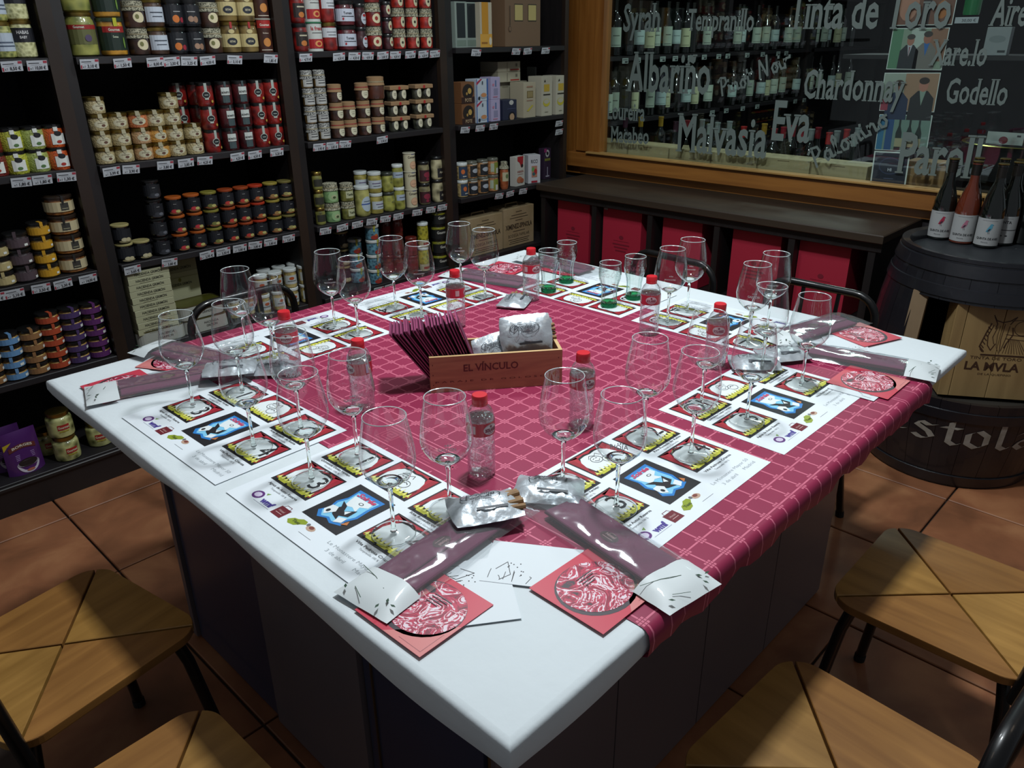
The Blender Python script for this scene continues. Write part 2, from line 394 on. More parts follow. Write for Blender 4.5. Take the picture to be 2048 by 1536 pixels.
def script_word(s, p0, p1, xh):
    a = on(*p0, 0, VX); b = on(*p1, 0, VX); k = (on(p0[0], p0[1]-xh, 0, VX)-a).length
    mx = frame(a, b-a, Vector((0, 0, 1))); L = sum(SCR[c][1] if c != ' ' else .8 for c in s); kx = (b-a).length/L
    g = G(); x = 0
    for c in s:
        if c == ' ': x += .8; continue
        st, w = SCR[c]
        for q in st: g.line([((x+p[0])*kx, p[1]*k) for p in q], .24*k, VIN, mx)
        x += w
    part('vinyl_lettering', g, win)
script_word('Pinot', (1440, 193), (1508, 168), 18); script_word('Noir', (1520, 158), (1585, 130), 19)
script_word('Palomino', (1628, 338), (1782, 246), 20)

# photographs and a card taped to the glass
def glass_print(name, label, pts, paint, group=None):
    q = [on(*p, 0, 3.2475) for p in pts]                 # bl, br, tl
    mx = frame(q[0], q[1]-q[0], q[2]-q[0]); w = (q[1]-q[0]).length; h = (q[2]-q[0]).length
    t = thing(name, label, 'photograph' if 'photo' in name else 'card', q[0], 0, group); mi = Matrix.Translation(-q[0]) @ mx
    g = G(); g.box((w/2, h/2, .0006), (w+.006, h+.006, .0012), pc('c6cdc8'), mi); part('photo_paper' if 'photo' in name else 'card_paper', g, t)
    g = G(); paint(g, w, h, mi); part('picture', g, t); return t
def man(g, mx, x, y, s, hair, skin, coat, shirt, tie=None):
    g.poly([(x-.5*s, y), (x+.5*s, y), (x+.48*s, y+.9*s), (x+.2*s, y+1.2*s), (x-.2*s, y+1.2*s), (x-.48*s, y+.9*s)], pc(coat), mx, )
    g.poly([(x-.13*s, y+1.2*s, .0002), (x, y+.6*s, .0002), (x+.13*s, y+1.2*s, .0002)], pc(shirt), mx)
    if tie: g.poly([(x-.03*s, y+1.1*s, .0003), (x, y+.55*s, .0003), (x+.03*s, y+1.1*s, .0003)], pc(tie), mx)
    g.ell(x, y+1.42*s, .19*s, .26*s, pc(skin), mx, z=.0003); g.ell(x, y+1.6*s, .21*s, .14*s, pc(hair), mx, z=.0004)
def lift(fn):
    def f(g, w, h, mx): fn(g, w, h, mx @ Matrix.Translation((0, 0, .0016)))
    return f
@lift
def pic_people(g, w, h, mx):
    g.rect(0, 0, w, h, pc('7d8f7c'), mx); g.rect(0, 0, w*.2, h, pc('4f7a5c'), mx, .0001); g.rect(w*.7, h*.2, w, h, pc('85604a'), mx, .0001); g.rect(w*.35, h*.3, w*.6, h, pc('a3aea4'), mx, .0001)
    m2 = mx @ Matrix.Translation((0, 0, .0003))
    man(g, m2, w*.36, 0, h*.5, '3a3430', '9a6a58', '1c2026', 'a8aab0', '7a2632'); man(g, m2, w*.66, 0, h*.54, '332c28', '94604e', '6e6a64', '2c5f9c')
@lift
def pic_pair(g, w, h, mx):
    g.rect(0, 0, w, h, pc('94755c'), mx); g.rect(0, 0, w*.4, h, pc('8f998c'), mx, .0001)
    m2 = mx @ Matrix.Translation((0, 0, .0003))
    man(g, m2, w*.3, -h*.25, h*.62, '3a2a20', '94604e', '1d2c48', '1d2c48'); man(g, m2, w*.75, -h*.25, h*.66, '2c201a', 'a87260', '1c1d20', '7d9082')
    g.rect(0, 0, w*.14, h*.3, pc('8e3444'), mx, .0012)
@lift
def pic_bottles(g, w, h, mx):
    g.rect(0, 0, w, h, pc('6a8378'), mx); g.rect(0, 0, w*.12, h, pc('2c6a8c'), mx, .0001); g.rect(w*.16, 0, w*.3, h, pc('244a78'), mx, .0001)
    for x in (.42, .62, .8): g.poly([(w*(x-.06), 0, .0003), (w*(x+.06), 0, .0003), (w*(x+.06), h*.5, .0003), (w*(x+.02), h*.7, .0003), (w*(x+.02), h*.95, .0003), (w*(x-.02), h*.95, .0003), (w*(x-.02), h*.7, .0003), (w*(x-.06), h*.5, .0003)], pc('16231f'), mx)
    g.rect(w*.36, h*.1, w*.86, h*.35, pc('9a9474'), mx, .0005)
@lift
def pic_top(g, w, h, mx):
    g.rect(0, 0, w, h, pc('6b4433'), mx); g.ell(w*.2, h*.6, w*.18, h*.5, pc('a5755f'), mx, .0001); g.rect(w*.45, 0, w*.6, h, pc('2e1d1a'), mx, .0001); g.ell(w*.8, h*.4, w*.1, h*.25, pc('a3632c'), mx, .0001)
@lift
def pic_card(g, w, h, mx):
    g.rect(.003, .003, w-.003, h-.003, pc('232836'), mx); g.ell(w/2, h*.6, w*.33, h*.25, pc('39405a'), mx, .0002, 24); g.ell(w/2, h*.6, w*.3, h*.22, pc('262b3a'), mx, .0003, 24)
    g.text('HI', pc('b9bfc8'), mx, h*.09, at=(w/2, h*.45), z=.0005, align='c', bold=.02); g.rect(w*.36, h*.22, w*.64, h*.24, pc('596079'), mx, .0004)
glass_print('photo_print', 'colour photograph behind the Toro lettering, topmost of the window photographs', [(1790, 50), (1903, 48), (1798, -22)], pic_top)
glass_print('photo_print', 'photograph of two men in jackets taped to the window glass', [(1774, 137), (1882, 139), (1785, 58)], pic_people)
glass_print('photo_print', 'photograph of two dark-haired people below the two men in jackets', [(1760, 220), (1867, 223), (1771, 147)], pic_pair)
glass_print('photo_print', 'photograph of wine bottles, lowest of the photographs on the window', [(1751, 298), (1852, 303), (1759, 230)], pic_bottles)
glass_print('window_card', 'square dark blue card with a white border reading HI on the window sill', [(1741, 370), (1809, 375), (1744, 303)], pic_card)
# ================================================================== SHELVING
YF = 2.50                                               # front plane of the shelves
LV = [.124, .485, .815, 1.17, 1.52]
BAYS = [(-.75, .459), (.542, 1.293), (1.38, 2.135), (2.235, 3.03)]
unit = thing('shelving_unit', 'tall black wooden shelving filled with jars along the back wall', 'shelving', (1.2, 2.7, 0))
def up(o, g, nm, **k): return part(nm, g, o, loc=tuple(-c for c in o.location), **k)
for x0, x1 in ((.459, .542), (1.293, 1.38), (2.135, 2.235), (3.03, 3.062)):
    g = G(); xm = min(x0+.042, x1-.002)
    g.box(((x0+xm)/2, YF+.012, .99), (xm-x0, .025, 1.98), DKB, b=.003); g.box(((x0+x1)/2, YF+.21, .99), (x1-x0-.004, .38, 1.98), BLK); up(unit, g, 'upright')
for bi, (x0, x1) in enumerate(BAYS):
    for li, z in enumerate(LV):
        g = G(); g.box(((x0+x1)/2, YF+.20, z-.012), (x1-x0-.002, .40, .024), BLKS, b=.002); up(unit, g, 'shelf')
g = G(); g.box((1.15, 2.895, 1.0), (3.8, .01, 2.0), mat('shelf_back', '0e0c10', .8)); up(unit, g, 'back_panel')
g = G(); g.box((1.15, YF+.01, .05), (3.8, .02, .10), BLK); g.box((1.15, YF+.006, .108), (3.8, .03, .016), BLK, b=.003); up(unit, g, 'plinth')

# ------------------------------------------------------------------ packed goods
GOLD = mat('gold_lid', '9a8446', .35, 1); WLID = mat('white_lid', 'c3c9c7', .35, coat=.5); BLID = mat('black_lid', '141414', .35, coat=.3)
CREAM = 'c9bf9c'; WHITE = 'cfd2cc'
def C2(c): return {'gold': GOLD, 'white': WLID, 'black': BLID}.get(c) or mat('lid_'+c, c, .4, coat=.4)
KINDS = {}
def jar(key, desc, cat, r, h, body, lid='gold', lh=.010, lr=.92, lab=(), shape='round', cloth=None, name='jar', strap=None):
    """lab: patches (kind, angle0, half_width_angle | centre, z0, z1, colour[, text]) on the front; kinds r(ect) o(val) t(ext)"""
    parts = []
    g = G(); hb = h-lh; bm = body if not isinstance(body, tuple) else contents('food_'+key, *body)
    if shape == 'round': pf = [(0, 0), (r*.82, 0), (r*.97, h*.04), (r, h*.12), (r, hb*.80), (r*.95, hb*.89), (r*lr, hb*.95), (r*lr, hb)]
    elif shape == 'belly': pf = [(0, 0), (r*.75, 0), (r*.92, h*.08), (r, h*.35), (r*.98, hb*.7), (r*.86, hb*.9), (r*lr*.95, hb)]
    elif shape == 'can': pf = [(0, 0), (r, 0), (r, hb)]
    else: pf = [(0, 0), (r*.9, 0), (r, h*.1), (r, hb*.85), (r*lr, hb)]
    sq = (lambda a, z: .09*abs(math.cos(2*a))**1.5) if shape == 'hex' else None
    g.lathe(pf, bm, 18, wob=sq); parts.append(('jar_body' if shape != 'can' else 'can_body', g.mesh('jar_body', True)))
    g = G(); lr_ = r*lr*1.06
    if cloth:
        cm = cloth; w = lambda a, z: .07*math.sin(11*a) if z < h-lh*1.2 else 0
        g.lathe([(r*1.08, h-lh*2.1), (r*1.0, h-lh*1.5), (lr_*1.0, h-lh*1.1), (lr_*1.02, h-.002), (lr_*.8, h), (0, h)], cm, 22, wob=w)
        g.lathe([(lr_*1.05, h-lh*1.35), (lr_*1.05, h-lh*1.1)], pc('8c2b2b') if strap == 'red' else pc('8e8468'), 16)
        parts.append(('cloth_cover', g.mesh('cloth_cover', True)))
    else:
        g.lathe([(lr_, hb-.001), (lr_*1.02, hb+lh*.2), (lr_*1.02, h-.0015), (lr_*.96, h), (0, h)], C2(lid), 18)
        parts.append(('lid', g.mesh('lid', True)))
    g = G(); R = r*(1.10 if shape == 'hex' else 1.012)
    for i, p in enumerate(lab):
        k = p[0]; off = .0004*i
        if k == 'r':
            _, a, hw, z0, z1, c = p[:6]; g.band(R+off, h*z0, h*z1, pc(c), math.radians(a), math.radians(hw), seg=max(2, int(hw/8)))
        elif k == 'o': _, a, w_, z, hh, c = p[:6]; g.oval(R+off, math.radians(a), h*z, w_, h*hh, pc(c))
        elif k == 't': _, a, z, hh, c, s = p[:6]; g.wtext(s, R+off, math.radians(a), h*z, h*hh, pc(c), bold=.02, sx=.8)
        elif k == 'v':                                    # paper strap over the lid
            _, a, w_, c = p[:4]; m_ = pc(c)
            g.oval(R+off, math.radians(a), h*.78, w_, h*.42, m_)
            x = lr_*1.03; g.box((0, -x-.0008, h-lh*.6), (w_, .0012, lh*1.4), m_); g.box((0, -x*.62, h+.0006), (w_, x*.8, .0012), m_)
    if lab: parts.append(('paper_label', g.mesh('paper_label')))
    KINDS[key] = (name, parts, desc, cat, h, r)
def carton(key, desc, w, d, h, col, lab=(), name='carton', cat='box', side=None):
    g = G(); g.box((0, 0, h/2), (w, d, h), pc(col, .6), b=.0012); parts = [(name+'_body' if name != 'carton' else 'carton_body', g.mesh('body'))]
    g = G(); mx = frame((-w/2, -d/2-.0006, 0), (1, 0, 0), (0, 0, 1))
    for i, p in enumerate(lab):
        k = p[0]; z = .0003*i
        if k == 'r': g.rect(w*p[1], h*p[2], w*p[3], h*p[4], pc(p[5]), mx, z)
        elif k == 'o': g.ell(w*p[1], h*p[2], w*p[3], h*p[4], pc(p[5]), mx, z)
        elif k == 't': g.text(p[5], pc(p[4]), mx, h*p[3], at=(w*p[1], h*p[2]), z=z, align='c', bold=.02, sx=p[6] if len(p) > 6 else .8)
        elif k == 'p': g.poly([(w*a, h*b, z) for a, b in p[2]], pc(p[1]), mx)
    if lab: parts.append(('printed_front', g.mesh('printed_front')))
    KINDS[key] = (name, parts, desc, cat, h, w/2)
CL_W = mat('white_cloth', 'a9a58e', .9, noise=(260, '4a4a3c', .15)); CL_C = mat('checked_cloth', 'b3b3ad', .9, noise=(420, '15161a', .05)); CL_K = mat('kraft_paper', '8a6d4d', .9)
OL = ('5a5a24', '9a9a4a', 45, .1); OLD = ('3e3f1e', '7c7a3c', 50); RED = ('3a0608', '8a1a14', 40); DRED = ('200408', '4a0a10', 40)
dots = lambda c: (('o', -14, .008, .2, .09, c), ('o', 12, .009, .22, .1, c))
jar('green_beans', 'green bean jar, blue-white label', 'jar', .033, .105, ('56602c', 'a8a860', 70), lab=[('r', 0, 75, .2, .7, 'a9b4c0'), ('r', 0, 60, .32, .36, '4a5668'), ('r', 0, 50, .42, .46, '4a5668')])
jar('baby_beans', 'black-labelled cream bean jar', 'jar', .034, .11, ('8a8a5a', 'd0cf9c', 90), lab=[('r', 0, 180, .42, .8, '14151c'), ('t', 0, .64, .09, 'c8c8c8', 'HABAS'), ('t', 0, .52, .07, 'c8c8c8', 'BABY')])
jar('olives_big', 'large green olive jar', 'jar', .04, .125, ('55602a', '9c9c50', 32), lr=.85, lab=[('r', 0, 70, .28, .62, '5a5c34'), ('r', 0, 70, .62, .72, '8c1a1a'), ('t', -10, .645, .055, 'd0d0c0', 'Gourmet'), ('o', 20, .02, .42, .16, '4a3c5a')])
jar('mushrooms_big', 'mushroom jar with dark green label', 'jar', .038, .11, ('6a4a12', 'c08a28', 35), lid='2a3a2c', lab=[('r', 0, 85, .15, .78, '13251c'), ('r', 0, 50, .62, .78, '8c1a1a'), ('t', 0, .66, .07, 'd0d0c0', 'Gourmet'), ('r', 8, 8, .78, 1.0, 'a8a822'), ('t', 0, .48, .06, 'b0b8a0', 'Setas'), ('o', 35, .006, .35, .3, '6a8a3a')])
jar('honey_cloth', 'brown jar with white cloth lid', 'jar', .031, .08, ('1a0d06', '3a1f10', 30), cloth=CL_W, lh=.014, lab=[('o', 5, .036, .4, .4, CREAM), ('o', -5, .012, .42, .18, '6a6a3a')])
jar('white_label', 'dark jar with pale blue label', 'jar', .03, .083, ('2a1c14', '4a3020', 30), lab=[('r', 0, 65, .18, .72, 'b4bcc6'), ('r', 4, 40, .5, .54, '39404c'), ('r', 4, 30, .36, .39, '39404c')])
jar('black_orange', 'black-labelled jar with orange squash', 'jar', .031, .083, mat('dark_glass', '0d0e12', .2, coat=1), lid='black', lab=[('r', 0, 100, .12, .8, '14161c'), ('o', -10, .022, .3, .28, 'c06a28'), ('o', 25, .014, .26, .2, '8e2030'), ('r', 0, 20, .55, .58, '9a9a9a')])
jar('black_mush', 'black-labelled jar with beige mushrooms', 'jar', .031, .083, mat('dark_glass', '0d0e12', .2, coat=1), lid='black', lab=[('r', 0, 100, .12, .8, '14161c'), ('o', -6, .018, .3, .22, '9a7a64'), ('o', 20, .016, .28, .24, '8a6a54'), ('r', 0, 22, .55, .58, '9a9a9a')])
jar('setas', 'mushroom jar with beige label', 'jar', .032, .10, ('3a2c14', '7a6434', 35), lab=[('r', 0, 75, .2, .62, 'b8a978'), ('o', 0, .034, .38, .24, '1f232c'), ('t', 0, .35, .06, 'c8c0a0', 'SETAS'), ('o', 0, .02, .7, .14, 'b8a978'), ('r', 0, 6, .8, 1, '9a2020')])
jar('brown_can', 'tall brown almond can', 'can', .026, .112, mat('brown_can', '3c2018', .4, coat=.3), lid='9a9a90', lh=.004, lr=1, shape='can', name='can', lab=[('r', 0, 60, .72, .95, '98201c'), ('t', 0, .78, .07, 'd8d0c0', 'Gourmet'), ('o', 5, .026, .3, .26, 'b87838'), ('t', 0, .55, .05, 'b0a090', 'Boletus'), ('r', 0, 40, .06, .09, 'b0a090')])
for k, c1, c2, nm in (('pesto_yellow', '8a8c20', 'b8ba40', 'yellow-green'), ('pesto_green', '7c8c3c', 'a4b060', 'pale green'), ('pesto_orange', 'a83a14', 'd05a20', 'orange'), ('pesto_red', '4a1410', '7a2018', 'dark red')):
    jar(k, nm+' pâté jar with black lid', 'jar', .033, .072, (c1, c2, 200), lid='black', shape='hex', lab=[('r', 8, 34, .14, .62, WHITE), ('o', 8, .024, .62, .22, '17181c'), ('o', 8, .016, .26, .14, '4a6a3a' if 'red' not in k and 'orange' not in k else '9a2a20'), ('v', 0, .010, '17181c'), ('r', 0, 10, .74, .92, WHITE)])
jar('amber_wide', 'wide amber jar with cream band', 'jar', .047, .067, ('6a3c18', '9a6430', 60), lid='2a2018', shape='belly', lab=[('r', 0, 120, .22, .72, 'b3a683'), ('r', 5, 16, .28, .66, '33312c'), ('r', 5, 12, .36, .4, '8a866c'), ('v', 0, .008, '1c1a18')])
jar('yellow_tub', 'yellow-banded pâté jar', 'jar', .034, .048, ('8a6418', 'b08a28', 80), lid='black', shape='belly', lab=[('r', 0, 170, .15, .62, 'b8881c'), ('v', 0, .010, 'b8881c'), ('r', 45, 10, .25, .4, WHITE)])
jar('grey_tub', 'grey-brown pâté jar', 'jar', .038, .056, ('2c2428', '463a3e', 80), lid='black', shape='belly', lab=[('r', 0, 170, .15, .65, '4a3c42'), ('v', 0, .010, '4a3c42'), ('r', 45, 10, .2, .34, WHITE)])
jar('cream_tub', 'cream pâté jar', 'jar', .034, .048, ('8a7a50', 'b0a070', 80), lid='black', shape='belly', lab=[('r', 0, 170, .15, .62, 'a8986a'), ('v', 0, .010, 'a8986a'), ('r', 45, 10, .25, .4, WHITE)])
for k, c, nm in (('blue_tub', '5c86b0', 'sky blue'), ('tan_tub', '86603c', 'tan'), ('red_tub', 'a04024', 'orange-red'), ('violet_tub', '43305c', 'violet'), ('purple_tub', '54245c', 'purple')):
    jar(k, nm+'-banded tuna jar', 'jar', .037, .042, ('7a5a28', 'b08c48', 80), lid='black', shape='belly', lab=[('r', 0, 175, .12, .6, c), ('v', 0, .010, c), ('r', 50, 12, .2, .42, WHITE)])
for k, c1, c2, nm in (('foie_cream', '8a7c58', 'ab9c72', 'cream'), ('foie_orange', 'a04e28', 'b86a3c', 'orange'), ('foie_amber', '9a6a24', 'b88434', 'amber'), ('foie_pink', '9a7450', 'b08c64', 'rosy')):
    jar(k, nm+' pâté jar with gold lid', 'jar', .0295, .0495, (c1, c2, 180), lr=.96, lh=.009, lab=[('o', 4, .044, .42, .46, 'b9b397'), ('o', 12, .012, .34, .16, '5a3c30'), ('r', 4, 22, .47, .5, '6a5c48'), ('v', 4, .012, 'a29c80')])
def red_lab(kind):
    if kind == 'medal': return [('r', 0, 9, .55, .97, '9aa49c'), ('o', 0, .026, .48, .3, 'a8aea4'), ('o', 0, .022, .48, .25, '14161a'), ('r', 0, 12, .46, .49, '9aa49c'), ('r', 0, 12, .28, .34, 'a8aea4'), ('o', 35, .009, .2, .12, 'a88a3c')]
    return [('r', 0, 30, .42, .75, 'b9bfb9'), ('r', 0, 24, .1, .4, '39484a'), ('t', 0, .5, .08, '1b1c20', 'BONITO'), ('r', 0, 7, .78, 1, '39484a')]
jar('pepper_medal', 'red pepper jar with black medal', 'jar', .0255, .075, RED, lid='black', shape='hex', lab=red_lab('medal'))
jar('pepper_square', 'red pepper jar with square label', 'jar', .0255, .075, DRED, lid='black', shape='hex', lab=red_lab('sq'))
DG = mat('dark_glass', '0d0e12', .2, coat=1)
for k, lc, fc, nm in (('tap_orange', 'a0501c', 'a82c34', 'orange-lidded'), ('tap_olive', '7a7430', '6a6a34', 'olive-lidded'), ('tap_rust', '8c3a18', 'a8322a', 'rust-lidded'), ('tap_red', 'a03018', 'a05028', 'red-lidded'), ('tap_mustard', '8a7c34', '8a6a3c', 'mustard-lidded'), ('tap_khaki', '6a6234', '8e8450', 'khaki-lidded'), ('tap_black', '15161a', '2c2e34', 'black-lidded')):
    jar(k, nm+' black tapenade jar', 'jar', .0265, .068, DG, lid=lc if k != 'tap_black' else 'black', lh=.007, shape='belly', lab=[('r', 0, 105, .2, .78, '14161c'), ('o', 0, .042, .18, .14, '7a4a28' if k != 'tap_black' else '2c2e34'), ('o', -8, .020, .27, .2, fc), ('o', 16, .016, .26, .16, 'a8a060' if k != 'tap_black' else '5a5c64'), ('r', 0, 10, .62, .66, '6a6a6a')])
jar('garlic_dark', 'dark jar with garlic heads', 'jar', .028, .068, DG, lid='9a9060', lh=.006, shape='belly', lab=[('r', 0, 100, .25, .78, '14161c'), ('o', 0, .044, .16, .14, '7a7050'), ('o', -10, .018, .25, .2, 'b0a888'), ('o', 14, .018, .24, .2, 'a89e7c')])
jar('white_beans', 'white-lidded bean jar', 'jar', .024, .078, ('7a6a3a', 'b0a068', 60), lid='white', lh=.01, lr=1, lab=[('r', 0, 70, .22, .68, 'a9aeac'), ('o', 0, .02, .52, .16, 'a04a24'), ('r', 0, 40, .36, .4, '5a5f62')])
jar('tomato_dark', 'dark tomato jar', 'jar', .024, .085, RED, lid='black', lab=[('r', 0, 60, .2, .7, '231a18'), ('o', 0, .02, .3, .2, 'b06a30'), ('r', 0, 30, .55, .6, 'b0a890')])
jar('fresca_can', 'red and white tomato can', 'can', .026, .09, mat('white_can', 'b9bcb6', .35, coat=.4), lid='2c6a4a', lh=.004, lr=1, shape='can', name='can', lab=[('t', 0, .72, .13, 'a02028', 'la fresca'), ('r', 0, 40, .62, .64, '3a3a3a'), ('r', 0, 70, .1, .42, '9a1a20'), ('o', 0, .026, .26, .22, 'c88a50'), ('o', 0, .014, .26, .12, '9a1a20')])
jar('tomato_white', 'red jar, white label', 'jar', .025, .088, RED, lid='gold', lab=[('r', 0, 75, .48, .82, 'b9bcc0'), ('r', 4, 40, .66, .68, '3c3e44'), ('r', 4, 30, .56, .58, '3c3e44')])
jar('jam_wide', 'wide dark jam jar', 'jar', .032, .078, ('2a060c', '5a1420', 50), lid='black', lab=[('r', 0, 80, .18, .68, 'b4bac6'), ('t', 0, .46, .1, '2a2c34', 'Tomate'), ('r', 4, 40, .36, .39, '2a2c34'), ('o', -28, .006, .28, .1, 'a02028')])
jar('jam_tag', 'small jar with curved white tag', 'jar', .02, .074, ('1c060a', '3c0c14', 50), lid='black', shape='belly', lab=[('o', 10, .026, .36, .5, 'aab0b8'), ('o', 10, .014, .5, .12, '9a2024'), ('r', 10, 20, .3, .32, '3a3c44')])
jar('jam_cloth', 'red jam jar with cloth lid', 'jar', .026, .075, RED, cloth=CL_W, lh=.013, lab=[('o', 8, .034, .36, .42, CREAM), ('o', 2, .012, .36, .18, '8c2b24')])
jar('jam_tall_cloth', 'red jar with cloth lid and tag', 'jar', .0225, .068, ('5a1210', 'a8281c', 50), cloth=CL_W, lh=.013, lab=[('o', 6, .02, .36, .54, 'b9b595'), ('o', 6, .008, .34, .14, '2c2c24')])
jar('jam_small_dark', 'small dark jar, oval tag', 'jar', .0175, .052, ('1c060a', '3c0c14', 50), lid='black', lab=[('o', 14, .018, .5, .6, 'b9b595'), ('o', 14, .008, .46, .2, '8c2b24')])
jar('check_cloth', 'small jar with checked cloth lid', 'jar', .0195, .057, ('4a3a20', '6a5430', 60), cloth=CL_C, lh=.013, lab=[('r', 0, 65, .1, .56, 'a8a8a4'), ('r', 0, 35, .4, .44, '2c2c30'), ('r', 0, 35, .26, .3, '2c2c30')])
jar('kraft_tag', 'kraft-lidded jar with oval tag', 'jar', .0235, .06, ('1c100c', '3a2014', 50), cloth=CL_K, lh=.012, strap='red', lab=[('o', 16, .028, .40, .56, 'c2bda4'), ('r', 16, 18, .42, .44, '6a6654'), ('r', 16, 14, .32, .34, '6a6654')])
jar('kraft_big', 'large brown kraft-lidded jar', 'jar', .03, .078, ('2c130c', '50281a', 30), cloth=CL_K, lh=.014, lab=[('o', 50, .018, .55, .5, 'a89c80')])
# two jars sold together under a kraft sleeve
g = G(); w_, h_ = .078, .054
g.box((0, 0, h_-.0075), (w_, .045, .015), CL_K, b=.002); g.ell(0, h_-.008, .005, .006, pc('9a2424'), frame((0, -.0238, 0), (1, 0, 0), (0, 0, 1)))
d1 = ('kraft_sleeve', g.mesh('kraft_sleeve'))
dp = [d1]
for s_ in (-1, 1):
    g = G(); g.lathe([(0, 0), (.015, 0), (.018, .004), (.018, .034), (.015, .04)], contents('food_duo', '141814', '3c3c30', 60), 14, c=(s_*.02, 0)); mj = g.mesh('jar_body', True)
    g = G(); g.oval(.019, .1, .024, .022, .033, pc('c2bda4'), (s_*.02, -.001)); g.oval(.0192, .1, .027, .01, .002, pc('6a6654'), (s_*.02, -.001)); g.oval(.0192, .1, .022, .01, .002, pc('6a6654'), (s_*.02, -.001)); mt = g.mesh('hang_tag')
    dp.append(('jar_body', mj, [('hang_tag', mt)]))
KINDS['duo'] = ('gift_pack', dp, 'kraft-sleeved pair of jars', 'gift pack', h_, w_/2)
jar('small_olive', 'small olive jar', 'jar', .0175, .062, OLD, lab=[('r', 0, 60, .2, .6, '2c2c24')])
jar('green_cloth', 'green jar, cloth lid', 'jar', .026, .07, ('46704a', '7a9c68', 60), cloth=CL_W, lh=.012, lab=[('o', 0, .04, .34, .5, '8aa878'), ('o', 4, .022, .32, .22, 'a0a480'), ('o', 4, .012, .3, .12, '384a28')])
jar('brown_cloth', 'brown pickle jar, cloth lid', 'jar', .0235, .066, OLD, cloth=CL_W, lh=.011, lab=[('r', 6, 38, .2, .58, 'a8aa88'), ('t', 6, .34, .13, '26301c', 'Yerba')])
jar('tall_blue', 'tall pickle jar, blue-striped label', 'jar', .0275, .112, ('6a6a34', 'a8a460', 40), lid='white', lab=[('o', 0, .046, .42, .5, 'a4b2be'), ('r', 0, 48, .4, .44, '3c5490'), ('r', 0, 28, .5, .52, '4a5a6a')])
jar('white_lid_pickle', 'pickle jar, white lid', 'jar', .0245, .078, ('5a5428', '9c9048', 40), lid='white', lab=[('r', 0, 75, .24, .62, 'a8b0b6'), ('r', 0, 40, .46, .5, '5a4a6a'), ('r', 0, 30, .34, .37, '4a5460')])
jar('artichoke', 'artichoke jar', 'jar', .0225, .074, OL, lid='2c3028', lab=[('o', 0, .012, .5, .1, '6a6c3c')])
jar('tall_artichoke', 'tall artichoke jar, white lid', 'jar', .0205, .086, OL, lid='white', lab=[('r', 0, 70, .42, .68, '9aa6b4'), ('r', 0, 40, .54, .57, '3c4050')])
jar('face_can', 'cream can with round drawing', 'can', .0225, .0695, mat('cream_can', 'b7b094', .4, coat=.2), lid='b0ac98', lh=.003, lr=1, shape='can', name='can', lab=[('r', 10, 22, .9, .96, '2c3a7a'), ('t', 0, .72, .12, '3c342c', 'Conserva'), ('o', 5, .03, .34, .44, 'b08a6c'), ('o', 5, .026, .34, .38, 'c09a7c'), ('r', 5, 22, .3, .32, '7a5a48')])
jar('red_gherkin', 'dark jar, crimson label', 'jar', .0225, .084, ('3a3420', '8c8460', 40), lid='black', lab=[('r', 0, 80, .1, .62, '36161c'), ('o', 0, .03, .4, .26, '7c2438'), ('o', 0, .014, .2, .14, '7c2438')])
jar('garlic_net', 'garlic jar, black label', 'jar', .0225, .09, ('4a4630', 'b0a884', 38), lid='black', lab=[('r', 20, 45, .1, .5, '1c1a1c'), ('t', 18, .28, .1, 'b0a890', 'Ajos')])
jar('berries', 'blue berry jar, white lid', 'jar', .0255, .058, ('203a4c', '5a8898', 90), lid='white', lh=.009, lr=1.0, lab=[('o', 6, .032, .2, .3, '8c2c24'), ('o', 18, .014, .34, .16, 'a85a2c'), ('v', 0, .008, '9a9a3c')])
jar('sauce_red', 'red sauce jar', 'jar', .023, .075, ('3c1410', '6c241a', 60), lid='5a1c14', lab=[('r', 0, 50, .3, .6, '6a1c1c')])
jar('asparagus', 'green asparagus jar', 'jar', .022, .10, ('4c5010', 'a8a030', 70), lid='white', lab=[('r', 0, 80, .02, .3, 'a39a80'), ('r', 5, 40, .1, .2, '8c3c30')])
jar('asparagus_black', 'black-labelled asparagus jar', 'jar', .029, .06, ('2c2c0c', '7a7a20', 70), lid='black', lab=[('r', 0, 100, .0, .62, '101214'), ('t', 10, .34, .18, 'b8b8b0', 'Gourmet'), ('r', 0, 40, .66, .74, '8c8a1c')])
jar('artichoke_fat', 'fat glass jar of artichoke hearts', 'jar', .045, .098, ('3e4018', 'b4b478', 34), shape='round', lr=.8, lh=.014, lab=[('r', 4, 26, .34, .55, '98241e'), ('t', 4, .4, .09, 'd0c8b0', 'Gourmet'), ('r', 4, 20, .26, .31, '9a8a30')])
jar('bean_can', 'bean jar, black label', 'jar', .0225, .068, ('6a4a2a', 'b08458', 90), lid='5a5a50', lab=[('r', 0, 60, .1, .75, '1a1c20'), ('o', 0, .03, .45, .26, '9aa0a8'), ('r', 0, 36, .8, .86, 'b0b0a8')])
jar('bean_green', 'bean jar, green label', 'jar', .0225, .068, ('7a4c2c', 'b07c50', 90), lid='5a5a50', lab=[('r', 10, 30, .1, .75, '6c7c2c'), ('r', 16, 16, .1, .42, 'b0b0a8'), ('r', -40, 18, .2, .7, '96a08c')])
jar('bean_blue', 'bean jar, blue-orange label', 'jar', .0225, .068, ('6a5a3a', 'a08c60', 90), lid='white', lab=[('r', 0, 60, .1, .8, '28384e'), ('o', -16, .016, .5, .28, 'b86030'), ('r', 0, 20, .2, .26, 'a8a8a0')])
jar('sauce_bottle', 'ketchup bottle, cloth top', 'bottle', .019, .115, ('7a3c20', '9c5430', 60), cloth=CL_W, lh=.014, shape='belly', lr=.7, name='sauce_bottle', lab=[('r', 0, 60, .3, .62, 'a8a284'), ('o', 0, .014, .48, .16, '5a6a44')])
